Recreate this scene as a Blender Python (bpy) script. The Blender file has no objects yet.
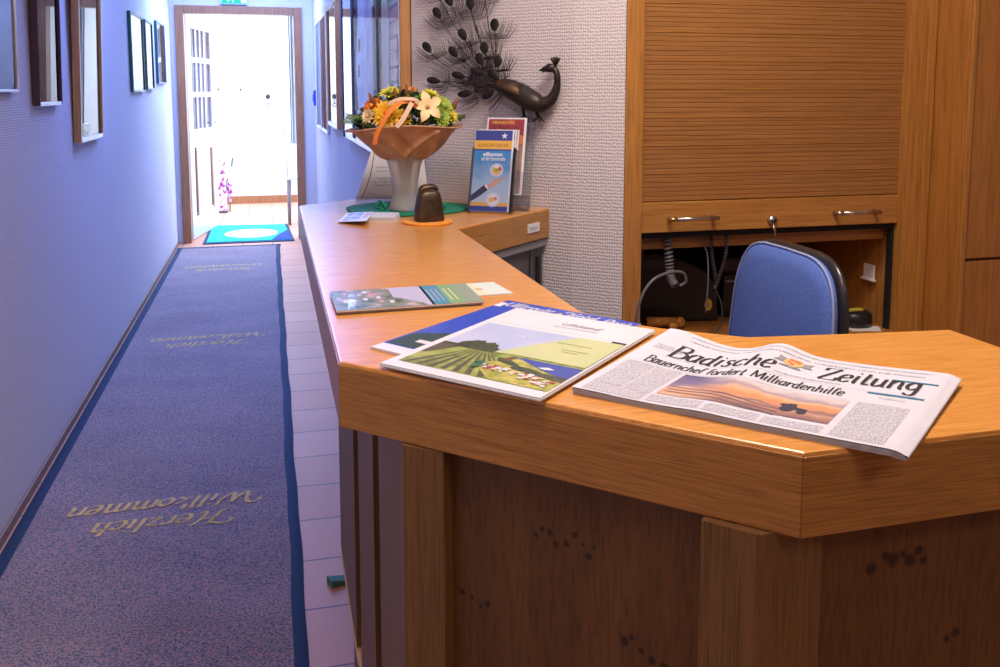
import bpy, bmesh, math, random
from mathutils import Vector, Matrix, noise
R = math.radians
S = bpy.context.scene
C = S.collection
rnd = random.Random(7)

# ------------------------------------------------------------------ camera, light, exposure
cam_d = bpy.data.cameras.new('camera'); cam = bpy.data.objects.new('camera', cam_d); C.objects.link(cam)
cam.location = (0, 0, 1.33)
cam.rotation_euler = (R(90) - 0.112, 0, -0.248)
cam_d.sensor_width = 36; cam_d.lens = 32.56; cam_d.shift_y = -0.1413; cam_d.clip_start = 0.02
cam_d.dof.use_dof = False
S.camera = cam
S.view_settings.view_transform = 'Standard'; S.view_settings.look = 'None'
S.view_settings.exposure = 0.0; S.view_settings.gamma = 1; S.view_settings.use_curve_mapping = False
W = bpy.data.worlds.new('world'); S.world = W; W.use_nodes = True
W.node_tree.nodes['Background'].inputs[0].default_value = (0.55, 0.72, 1, 1)
W.node_tree.nodes['Background'].inputs[1].default_value = 3.0

def area(name, loc, target, sx, sy, power, col, spread=180):
    d = bpy.data.lights.new(name, 'AREA'); d.shape = 'RECTANGLE'; d.size = sx; d.size_y = sy
    d.energy = power; d.color = col; d.spread = R(spread)
    o = bpy.data.objects.new(name, d); C.objects.link(o); o.location = loc
    o.rotation_euler = (Vector(target) - Vector(loc)).to_track_quat('-Z', 'Y').to_euler()
    return o
SKY = (0.60, 0.74, 1.0); COOL = (0.20, 0.32, 1.0); WARM = (1.0, 0.85, 0.72)
area('vestibule_fill_light', (-0.2, 9.6, 2.64), (-0.2, 9.3, 0), 1.6, 1.8, 150, SKY)  # unseen fill added under the closed ceiling to brighten the vestibule
area('vestibule_window_light', (0.93, 9.7, 1.4), (-0.4, 9.5, 1.1), 1.5, 1.8, 110, SKY)
area('corridor_lamp_light', (-0.15, 7.3, 2.47), (-0.3, 7.3, 0), 0.5, 1.1, 75, (0.27, 0.42, 1.0))
area('corridor_lamp_light', (-0.15, 4.5, 2.47), (-0.3, 4.5, 0), 0.3, 0.9, 34, COOL)
area('corridor_lamp_light', (-0.25, 1.3, 2.47), (-0.5, 1.8, 0), 0.3, 0.9, 5, (0.42, 0.46, 1.0))  # unseen cool fill added to brighten the near corridor
area('ceiling_lamp_light', (0.75, 1.25, 2.44), (0.7, 1.2, 0), 0.45, 0.45, 24, WARM)
area('ceiling_lamp_light', (1.0, -0.5, 2.44), (0.9, 1.2, 0.6), 0.6, 0.6, 9, WARM)
area('ceiling_lamp_light', (0.0, 0.6, 2.44), (-0.1, 1.8, 0), 0.4, 0.4, 13, (1.0, 0.66, 0.46))

# ------------------------------------------------------------------ materials
MATS = {}
def _new(name):
    m = bpy.data.materials.new(name); m.use_nodes = True; MATS[name] = m
    return m, m.node_tree, m.node_tree.nodes['Principled BSDF']
def mat(name, col, rough=0.5, metal=0, coat=0, spec=None, emis=None, est=0, trans=0, ior=None, alpha=None, sheen=0, bump=None, var=0):
    m, nt, b = _new(name)
    b.inputs['Base Color'].default_value = (*col, 1); b.inputs['Roughness'].default_value = rough
    b.inputs['Metallic'].default_value = metal; b.inputs['Coat Weight'].default_value = coat
    b.inputs['Coat Roughness'].default_value = 0.1
    if spec is not None: b.inputs['Specular IOR Level'].default_value = spec
    if emis: b.inputs['Emission Color'].default_value = (*emis, 1); b.inputs['Emission Strength'].default_value = est
    b.inputs['Transmission Weight'].default_value = trans
    if ior: b.inputs['IOR'].default_value = ior
    if alpha is not None: b.inputs['Alpha'].default_value = alpha
    b.inputs['Sheen Weight'].default_value = sheen
    if bump or var:
        tc = nt.nodes.new('ShaderNodeTexCoord'); n = nt.nodes.new('ShaderNodeTexNoise')
        n.inputs['Scale'].default_value = bump[0] if bump else 40; n.inputs['Detail'].default_value = 4
        nt.links.new(tc.outputs['Object'], n.inputs['Vector'])
        if bump:
            bp = nt.nodes.new('ShaderNodeBump'); bp.inputs['Strength'].default_value = bump[1]; bp.inputs['Distance'].default_value = bump[2]
            nt.links.new(n.outputs[0], bp.inputs['Height']); nt.links.new(bp.outputs[0], b.inputs['Normal'])
        if var:
            r = ramp(nt, n.outputs[0], [(0.3, tuple(c * (1 - var) for c in col)), (0.7, tuple(min(1, c * (1 + var)) for c in col))])
            nt.links.new(r, b.inputs['Base Color'])
    return m
def ramp(nt, src, stops, interp='LINEAR'):
    r = nt.nodes.new('ShaderNodeValToRGB'); cr = r.color_ramp; cr.interpolation = interp
    while len(cr.elements) < len(stops): cr.elements.new(0.5)
    for e, (p, c) in zip(cr.elements, stops): e.position = p; e.color = (*c, 1)
    nt.links.new(src, r.inputs[0]); return r.outputs[0]
def mapping(nt, scale, loc=(0, 0, 0), rot=(0, 0, 0)):
    tc = nt.nodes.new('ShaderNodeTexCoord'); mp = nt.nodes.new('ShaderNodeMapping')
    mp.inputs['Scale'].default_value = scale; mp.inputs['Location'].default_value = loc; mp.inputs['Rotation'].default_value = rot
    nt.links.new(tc.outputs['Object'], mp.inputs[0]); return mp.outputs[0]
def wood(name, dark, light, stretch, rough=0.35, coat=0.3, rot=(0, 0, 0), streak=0.5, knots=None, fine=1.0):
    """oak: long soft figure plus fine dark pores, both stretched along the grain"""
    m, nt, b = _new(name)
    L = nt.links.new
    v = mapping(nt, stretch, rot=rot)
    n1 = nt.nodes.new('ShaderNodeTexNoise'); n1.inputs['Scale'].default_value = 1.0; n1.inputs['Detail'].default_value = 5; n1.inputs['Roughness'].default_value = 0.6
    L(v, n1.inputs['Vector'])
    base = ramp(nt, n1.outputs[0], [(0.32, dark), (0.68, light)])
    v2 = mapping(nt, tuple(s * (3.0 * fine) for s in stretch), rot=rot)
    n2 = nt.nodes.new('ShaderNodeTexNoise'); n2.inputs['Scale'].default_value = 1.0; n2.inputs['Detail'].default_value = 2
    L(v2, n2.inputs['Vector'])
    pore = ramp(nt, n2.outputs[0], [(0.36, (1 - streak,) * 3), (0.52, (1, 1, 1))])
    mx = nt.nodes.new('ShaderNodeMix'); mx.data_type = 'RGBA'; mx.blend_type = 'MULTIPLY'; mx.inputs['Factor'].default_value = 1
    L(base, mx.inputs['A']); L(pore, mx.inputs['B'])
    out = mx.outputs['Result']
    if knots:   # clusters of small dark knots given as world spots on the panel
        acc = None
        for (kx, ky, kz, r) in knots:
            tc = nt.nodes.new('ShaderNodeTexCoord'); sub = nt.nodes.new('ShaderNodeVectorMath'); sub.operation = 'DISTANCE'
            L(tc.outputs['Object'], sub.inputs[0]); sub.inputs[1].default_value = (kx, ky, kz)
            mr = nt.nodes.new('ShaderNodeMapRange'); mr.inputs['From Min'].default_value = r * 0.55; mr.inputs['From Max'].default_value = r
            mr.inputs['To Min'].default_value = 0; mr.inputs['To Max'].default_value = 1
            L(sub.outputs['Value'], mr.inputs[0])
            if acc is None: acc = mr.outputs[0]
            else:
                mm = nt.nodes.new('ShaderNodeMath'); mm.operation = 'MULTIPLY'; L(acc, mm.inputs[0]); L(mr.outputs[0], mm.inputs[1]); acc = mm.outputs[0]
        k = nt.nodes.new('ShaderNodeMix'); k.data_type = 'RGBA'; k.inputs['A'].default_value = (dark[0] * .12, dark[1] * .1, dark[2] * .1, 1)
        L(acc, k.inputs['Factor']); L(out, k.inputs['B']); out = k.outputs['Result']
    L(out, b.inputs['Base Color'])
    b.inputs['Roughness'].default_value = rough; b.inputs['Coat Weight'].default_value = coat; b.inputs['Coat Roughness'].default_value = 0.22
    bp = nt.nodes.new('ShaderNodeBump'); bp.inputs['Strength'].default_value = 0.15; bp.inputs['Distance'].default_value = 0.0005
    L(n2.outputs[0], bp.inputs['Height']); L(bp.outputs[0], b.inputs['Normal'])
    return m
def wallpaper(name, col):
    m, nt, b = _new(name); L = nt.links.new
    tc = nt.nodes.new('ShaderNodeTexCoord'); sp = nt.nodes.new('ShaderNodeSeparateXYZ'); L(tc.outputs['Object'], sp.inputs[0])
    def M(op, a, c=None):
        n = nt.nodes.new('ShaderNodeMath'); n.operation = op
        for i, q in enumerate((a, c)):
            if q is None: continue
            if isinstance(q, (int, float)): n.inputs[i].default_value = q
            else: L(q, n.inputs[i])
        return n.outputs[0]
    u = M('SUBTRACT', sp.outputs[0], sp.outputs[1])                    # runs along every wall of the room
    cb = nt.nodes.new('ShaderNodeCombineXYZ'); L(M('MULTIPLY', u, 115), cb.inputs[0]); L(M('MULTIPLY', sp.outputs[2], 120), cb.inputs[1])
    v = nt.nodes.new('ShaderNodeTexVoronoi'); v.voronoi_dimensions = '2D'; v.inputs['Scale'].default_value = 1; v.inputs['Randomness'].default_value = 0.35
    L(cb.outputs[0], v.inputs['Vector'])
    bp = nt.nodes.new('ShaderNodeBump'); bp.invert = True; bp.inputs['Strength'].default_value = 0.9; bp.inputs['Distance'].default_value = 0.0024
    L(v.outputs['Distance'], bp.inputs['Height']); L(bp.outputs[0], b.inputs['Normal'])
    b.inputs['Base Color'].default_value = (*col, 1); b.inputs['Roughness'].default_value = 0.85
    return m
def carpet(name):
    m, nt, b = _new(name); L = nt.links.new
    n = nt.nodes.new('ShaderNodeTexNoise'); n.inputs['Scale'].default_value = 170; n.inputs['Detail'].default_value = 3
    L(mapping(nt, (1, 1, 1)), n.inputs['Vector'])
    r = ramp(nt, n.outputs[0], [(0.33, (0.045, 0.06, 0.11)), (0.46, (0.20, 0.20, 0.25)), (0.54, (0.32, 0.27, 0.29)), (0.64, (0.62, 0.28, 0.24))])
    n2 = nt.nodes.new('ShaderNodeTexNoise'); n2.inputs['Scale'].default_value = 2.2; n2.inputs['Detail'].default_value = 3
    L(mapping(nt, (1, 1.6, 1)), n2.inputs['Vector'])
    soil = ramp(nt, n2.outputs[0], [(0.35, (0.78, 0.78, 0.82)), (0.65, (1, 1, 1))])
    mx = nt.nodes.new('ShaderNodeMix'); mx.data_type = 'RGBA'; mx.blend_type = 'MULTIPLY'; mx.inputs['Factor'].default_value = 1
    L(r, mx.inputs['A']); L(soil, mx.inputs['B']); L(mx.outputs['Result'], b.inputs['Base Color'])
    b.inputs['Roughness'].default_value = 0.95; b.inputs['Sheen Weight'].default_value = 0.25
    bp = nt.nodes.new('ShaderNodeBump'); bp.inputs['Strength'].default_value = 0.6; bp.inputs['Distance'].default_value = 0.003
    L(n.outputs[0], bp.inputs['Height']); L(bp.outputs[0], b.inputs['Normal'])
    return m
def tiles(name):
    m, nt, b = _new(name); L = nt.links.new
    br = nt.nodes.new('ShaderNodeTexBrick'); br.offset = 0; br.squash = 1
    br.inputs['Scale'].default_value = 1; br.inputs['Brick Width'].default_value = 0.25; br.inputs['Row Height'].default_value = 0.25
    br.inputs['Mortar Size'].default_value = 0.0032; br.inputs['Mortar Smooth'].default_value = 0.1
    br.inputs['Color1'].default_value = (0.66, 0.29, 0.17, 1); br.inputs['Color2'].default_value = (0.72, 0.35, 0.22, 1)
    br.inputs['Mortar'].default_value = (0.13, 0.10, 0.10, 1)
    L(mapping(nt, (1, 1, 1), loc=(0.01, 0.0, 0)), br.inputs['Vector'])
    L(br.outputs['Color'], b.inputs['Base Color']); b.inputs['Roughness'].default_value = 0.5
    bp = nt.nodes.new('ShaderNodeBump'); bp.invert = True; bp.inputs['Strength'].default_value = 0.5; bp.inputs['Distance'].default_value = 0.002
    L(br.outputs['Fac'], bp.inputs['Height']); L(bp.outputs[0], b.inputs['Normal'])
    return m
def print_text(name, paper, ink, sx, sy, rot=0.0, thr=0.5):
    """small body type: rows of short dashes"""
    m, nt, b = _new(name); L = nt.links.new
    v = mapping(nt, (sx, sy, 1), rot=(0, 0, rot))
    n = nt.nodes.new('ShaderNodeTexNoise'); n.inputs['Scale'].default_value = 1; n.inputs['Detail'].default_value = 0; L(v, n.inputs['Vector'])
    sp = nt.nodes.new('ShaderNodeSeparateXYZ'); L(v, sp.inputs[0])
    f = nt.nodes.new('ShaderNodeMath'); f.operation = 'FRACT'; L(sp.outputs[1], f.inputs[0])
    g = nt.nodes.new('ShaderNodeMath'); g.operation = 'LESS_THAN'; L(f.outputs[0], g.inputs[0]); g.inputs[1].default_value = 0.6
    h = nt.nodes.new('ShaderNodeMath'); h.operation = 'GREATER_THAN'; L(n.outputs[0], h.inputs[0]); h.inputs[1].default_value = thr - 0.08
    k = nt.nodes.new('ShaderNodeMath'); k.operation = 'MULTIPLY'; L(g.outputs[0], k.inputs[0]); L(h.outputs[0], k.inputs[1])
    L(ramp(nt, k.outputs[0], [(0, paper), (1, ink)]), b.inputs['Base Color']); b.inputs['Roughness'].default_value = 0.8
    return m
def noisy(name, stops, scale, rough=0.5, coat=0, stretch=(1, 1, 1), rot=0.0, detail=4):
    m, nt, b = _new(name)
    n = nt.nodes.new('ShaderNodeTexNoise'); n.inputs['Scale'].default_value = scale; n.inputs['Detail'].default_value = detail
    nt.links.new(mapping(nt, stretch, rot=(0, 0, rot)), n.inputs['Vector'])
    nt.links.new(ramp(nt, n.outputs[0], stops), b.inputs['Base Color'])
    b.inputs['Roughness'].default_value = rough; b.inputs['Coat Weight'].default_value = coat
    return m
def glassy(name, col=(1, 1, 1), rough=0.0, ior=1.5, fixed=None):
    """thin pane: fresnel reflection over clear see-through"""
    m = bpy.data.materials.new(name); m.use_nodes = True; MATS[name] = m; nt = m.node_tree; nt.nodes.clear(); L = nt.links.new
    o = nt.nodes.new('ShaderNodeOutputMaterial'); mx = nt.nodes.new('ShaderNodeMixShader'); t = nt.nodes.new('ShaderNodeBsdfTransparent'); g = nt.nodes.new('ShaderNodeBsdfGlossy')
    f = nt.nodes.new('ShaderNodeFresnel'); f.inputs[0].default_value = ior
    t.inputs[0].default_value = (*col, 1); g.inputs['Roughness'].default_value = rough
    L(f.outputs[0], mx.inputs[0]) if fixed is None else setattr(mx.inputs[0], 'default_value', fixed); L(t.outputs[0], mx.inputs[1]); L(g.outputs[0], mx.inputs[2]); L(mx.outputs[0], o.inputs[0])
    return m

OAK_D = (0.40, 0.165, 0.045); OAK_L = (0.62, 0.29, 0.085)
G45 = (0, 0, R(45))
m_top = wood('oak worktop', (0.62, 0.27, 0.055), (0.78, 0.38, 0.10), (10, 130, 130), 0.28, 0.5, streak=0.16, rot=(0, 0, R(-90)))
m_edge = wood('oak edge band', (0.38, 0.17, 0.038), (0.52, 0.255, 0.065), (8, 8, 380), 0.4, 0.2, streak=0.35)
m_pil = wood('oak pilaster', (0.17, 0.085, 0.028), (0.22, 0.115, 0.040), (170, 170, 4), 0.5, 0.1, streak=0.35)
m_oakv = wood('oak cabinet upright', (0.40, 0.17, 0.036), (0.49, 0.225, 0.052), (80, 80, 3), 0.4, 0.25, streak=0.25)
m_oakh = wood('oak cabinet rail', (0.40, 0.17, 0.036), (0.49, 0.225, 0.052), (3, 3, 90), 0.4, 0.25, streak=0.25)
m_slat = wood('oak shutter slat', (0.31, 0.135, 0.038), (0.385, 0.175, 0.052), (3, 3, 160), 0.45, 0.15, streak=0.2)
m_side = wood('oak tall cabinet', (0.36, 0.145, 0.027), (0.44, 0.185, 0.04), (50, 50, 3), 0.4, 0.25, streak=0.2)
m_light = wood('bare oak edge', (0.88, 0.50, 0.18), (0.95, 0.62, 0.28), (30, 3, 60), 0.5, 0.1, streak=0.1)
m_frame = wood('door frame wood', (0.30, 0.12, 0.05), (0.42, 0.19, 0.085), (60, 60, 3), 0.4, 0.2, streak=0.2)
m_picf = wood('brown picture frame wood', (0.46, 0.22, 0.075), (0.60, 0.31, 0.12), (60, 60, 4), 0.35, 0.3, streak=0.2)
m_wall = wallpaper('woven wallpaper', (0.65, 0.62, 0.655))
m_white = mat('white paint', (0.80, 0.80, 0.80), 0.6, bump=(60, 0.1, 0.001))
m_gloss = mat('white lacquer', (0.82, 0.82, 0.80), 0.3, coat=0.3)
m_ceil = mat('ceiling paint', (0.78, 0.77, 0.75), 0.8, bump=(40, 0.1, 0.001))
m_tile = tiles('terracotta tiles')
m_carpet = carpet('speckled grey blue carpet')
m_rubber = mat('dark blue rubber border', (0.010, 0.040, 0.10), 0.8, bump=(200, 0.3, 0.001))
m_yel = mat('faded yellow print', (0.72, 0.52, 0.20), 0.9, var=0.2)
m_grey = mat('grey laminate', (0.085, 0.08, 0.095), 0.45, var=0.06)
m_greyl = mat('pale grey edge', (0.22, 0.21, 0.24), 0.4)
m_black = mat('black plastic', (0.012, 0.012, 0.014), 0.35)
m_blackm = mat('matt black', (0.006, 0.006, 0.008), 0.8)
m_shell = mat('black chair shell', (0.025, 0.023, 0.027), 0.28, coat=0.3, bump=(300, 0.2, 0.001))
m_steel = mat('brushed steel', (0.62, 0.58, 0.54), 0.28, metal=1)
m_dsteel = mat('dark steel', (0.10, 0.09, 0.09), 0.4, metal=1)
m_brass = mat('brass', (0.75, 0.5, 0.2), 0.3, metal=1)
m_cable = mat('grey cable', (0.13, 0.13, 0.145), 0.35)
m_coil = mat('dark coiled cord', (0.035, 0.035, 0.045), 0.3)
m_blue = noisy('blue chair fabric', [(0.3, (0.085, 0.17, 0.56)), (0.7, (0.13, 0.235, 0.70))], 220, 0.95)
m_piping = mat('pale blue piping', (0.32, 0.40, 0.70), 0.8)
m_soil = noisy('worn blue fabric', [(0.3, (0.075, 0.12, 0.30)), (0.7, (0.12, 0.20, 0.52))], 60, 0.95)
m_paper = mat('white paper', (0.80, 0.80, 0.82), 0.55)
m_news = mat('newsprint', (0.61, 0.63, 0.73), 0.85, var=0.03)
m_ink = mat('black ink', (0.02, 0.02, 0.025), 0.8)
m_teal = mat('teal ink', (0.02, 0.16, 0.28), 0.7)
m_gink = mat('grey ink', (0.28, 0.28, 0.32), 0.8)
m_hook = mat('dark iron', (0.05, 0.05, 0.05), 0.5, metal=0.5)

# ------------------------------------------------------------------ mesh builder
class MB:
    """collects shapes in world coordinates, each face with its own material; build() makes ONE object"""
    def __init__(s): s.v = []; s.f = []; s.m = []; s.sm = []
    def add(s, vs, fs, m, smooth=False, X=None):
        o = len(s.v)
        s.v += [tuple(X @ Vector(q)) if X is not None else tuple(q) for q in vs]
        s.f += [tuple(i + o for i in f) for f in fs]; s.m += [m] * len(fs); s.sm += [smooth] * len(fs); return s
    def box(s, a, b, m, X=None, bev=0.0):
        a, b = [min(p, q) for p, q in zip(a, b)], [max(p, q) for p, q in zip(a, b)]
        if bev <= 0:
            vs = [(x, y, z) for z in (a[2], b[2]) for (x, y) in ((a[0], a[1]), (b[0], a[1]), (b[0], b[1]), (a[0], b[1]))]
            fs = [(3, 2, 1, 0), (4, 5, 6, 7), (0, 1, 5, 4), (1, 2, 6, 5), (2, 3, 7, 6), (3, 0, 4, 7)]
            return s.add(vs, fs, m, X=X)
        bm = bmesh.new(); bmesh.ops.create_cube(bm, size=1)
        for v in bm.verts: v.co = Vector([(a[i] + b[i]) / 2 + v.co[i] * (b[i] - a[i]) for i in range(3)])
        bmesh.ops.bevel(bm, geom=bm.edges[:], offset=bev, segments=2, profile=0.6, affect='EDGES')
        return s.bm(bm, m, X)
    def bm(s, bm, m, X=None, smooth=False):
        bm.verts.index_update()
        s.add([tuple(v.co) for v in bm.verts], [tuple(v.index for v in f.verts) for f in bm.faces], m, smooth, X); bm.free(); return s
    def prism(s, poly, z0, z1, m, X=None, bev=0.0, mside=None):
        bm = bmesh.new()
        lo = [bm.verts.new((x, y, z0)) for x, y in poly]; hi = [bm.verts.new((x, y, z1)) for x, y in poly]; n = len(poly)
        bm.faces.new(lo[::-1]); top = bm.faces.new(hi)
        for i in range(n): bm.faces.new((lo[i], lo[(i + 1) % n], hi[(i + 1) % n], hi[i]))
        bmesh.ops.recalc_face_normals(bm, faces=bm.faces[:])
        if bev: bmesh.ops.bevel(bm, geom=bm.edges[:], offset=bev, segments=2, profile=0.6, affect='EDGES')
        return s.bm(bm, m, X)
    def tube(s, pts, r, m, n=8, X=None, caps=True, flat=None):
        """round bar along points; r is a number or one per point; flat=(a,b) makes an oval"""
        P_ = [Vector(p) for p in pts]; k = len(P_); rr = r if isinstance(r, (list, tuple)) else [r] * k
        vs = []; up = None
        for i, p in enumerate(P_):
            t = (P_[min(i + 1, k - 1)] - P_[max(i - 1, 0)])
            t = t.normalized() if t.length > 1e-9 else Vector((0, 0, 1))
            if up is None: up = t.orthogonal().normalized()
            up = (up - t * up.dot(t)); up = up.normalized() if up.length > 1e-6 else t.orthogonal().normalized()
            w = t.cross(up)
            for j in range(n):
                a = 2 * math.pi * j / n; fx, fy = flat if flat else (1, 1)
                vs.append(p + (up * math.cos(a) * fx + w * math.sin(a) * fy) * rr[i])
        fs = [(i * n + j, i * n + (j + 1) % n, (i + 1) * n + (j + 1) % n, (i + 1) * n + j) for i in range(k - 1) for j in range(n)]
        if caps: fs += [tuple(range(n))[::-1], tuple((k - 1) * n + j for j in range(n))]
        return s.add([tuple(v) for v in vs], fs, m, True, X)
    def lathe(s, prof, m, n=32, X=None, smooth=True, sx=1, sy=1):
        k = len(prof); vs = [(r * math.cos(2 * math.pi * j / n) * sx, r * math.sin(2 * math.pi * j / n) * sy, z) for r, z in prof for j in range(n)]
        fs = [(i * n + j, i * n + (j + 1) % n, (i + 1) * n + (j + 1) % n, (i + 1) * n + j) for i in range(k - 1) for j in range(n)]
        return s.add(vs, fs, m, smooth, X)
    def grid(s, fn, nu, nv, m, smooth=True, X=None):
        vs = [fn(i / nu, j / nv) for j in range(nv + 1) for i in range(nu + 1)]
        fs = [(j * (nu + 1) + i, j * (nu + 1) + i + 1, (j + 1) * (nu + 1) + i + 1, (j + 1) * (nu + 1) + i) for j in range(nv) for i in range(nu)]
        return s.add(vs, fs, m, smooth, X)
    def poly(s, pts, m, X=None): return s.add(pts, [tuple(range(len(pts)))], m, X=X)
    def sphere(s, c, r, m, X=None, nu=12, nv=8):
        r = r if isinstance(r, (tuple, list)) else (r, r, r)
        return s.grid(lambda u, v: (c[0] + r[0] * math.cos(2 * math.pi * u) * math.sin(math.pi * v), c[1] + r[1] * math.sin(2 * math.pi * u) * math.sin(math.pi * v), c[2] - r[2] * math.cos(math.pi * v)), nu, nv, m, True, X)
    def build(s, name, parent=None, root=None):
        o0 = Vector(root) if root is not None else (parent['_o'] if parent is not None else None)
        o0 = Vector(o0) if o0 is not None else Vector((0, 0, 0))
        me = bpy.data.meshes.new(name); me.from_pydata([tuple(Vector(v) - o0) for v in s.v], [], s.f)
        ms = []
        for m in s.m:
            if m not in ms: ms.append(m)
        for m in ms: me.materials.append(m)
        for p, m, sm in zip(me.polygons, s.m, s.sm): p.material_index = ms.index(m); p.use_smooth = sm
        bm = bmesh.new(); bm.from_mesh(me); bmesh.ops.remove_doubles(bm, verts=bm.verts[:], dist=1e-6)
        bmesh.ops.recalc_face_normals(bm, faces=bm.faces[:]); bm.to_mesh(me); bm.free(); me.update()
        o = bpy.data.objects.new(name, me); C.objects.link(o)
        if parent is not None: o.parent = parent
        else: o.location = o0
        o['_o'] = tuple(o0)
        ORIG.append(o)
        return o
ORIG = []
def tag(o, label, cat, group=None, kind=None):
    o['label'] = label; o['category'] = cat
    if group: o['group'] = group
    if kind: o['kind'] = kind
    return o
def thing(name, loc, label, cat, group=None):
    o = bpy.data.objects.new(name, None); C.objects.link(o); o.location = loc; o.empty_display_size = 0.05; o['_o'] = tuple(loc); ORIG.append(o)
    return tag(o, label, cat, group)
def struct(name, mb, root=(0, 0, 0)):
    o = mb.build(name, None, root); o['kind'] = 'structure'; return o
def dup(src, delta, label=None):
    """copy of a thing with copies of its parts and sub-parts"""
    r = src.copy(); C.objects.link(r); r.location = src.location + Vector(delta)
    if label: r['label'] = label
    for ch in list(src.children):
        c = ch.copy(); C.objects.link(c); c.parent = r
        for g in list(ch.children):
            d = g.copy(); C.objects.link(d); d.parent = c
    return r
def frame3(o, x, y, z=None):
    x = Vector(x).normalized(); y = Vector(y).normalized(); z = x.cross(y).normalized() if z is None else Vector(z)
    M = Matrix.Identity(4)
    for i in range(3): M[i][0] = x[i]; M[i][1] = y[i]; M[i][2] = z[i]; M[i][3] = o[i]
    return M
def catmull(pts, n=6):
    P_ = [Vector(p) for p in pts]; out = []
    for i in range(len(P_) - 1):
        a = P_[max(i - 1, 0)]; b = P_[i]; c = P_[i + 1]; d = P_[min(i + 2, len(P_) - 1)]
        for k in range(n):
            t = k / n; out.append(0.5 * ((2 * b) + (c - a) * t + (2 * a - 5 * b + 4 * c - d) * t * t + (3 * b - a - 3 * c + d) * t ** 3))
    out.append(P_[-1]); return out

# ------------------------------------------------------------------ lettering
TXT = {}
def sans(text, size, bold=0.0, shear=0.0):
    """flat letters from Blender's built-in face -> verts, faces, width"""
    key = (text, bold, shear)
    if key not in TXT:
        cu = bpy.data.curves.new('t', 'FONT'); cu.body = text; cu.size = 1; cu.offset = bold; cu.shear = shear; cu.resolution_u = 2
        o = bpy.data.objects.new('t', cu); C.objects.link(o)
        me = bpy.data.meshes.new_from_object(o)
        TXT[key] = ([tuple(v.co) for v in me.vertices], [tuple(p.vertices) for p in me.polygons])
        bpy.data.objects.remove(o); bpy.data.curves.remove(cu); bpy.data.meshes.remove(me)
    vs, fs = TXT[key]
    w = max(v[0] for v in vs) if vs else 0
    return [(x * size, y * size) for x, y, z in vs], fs, w * size
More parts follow.
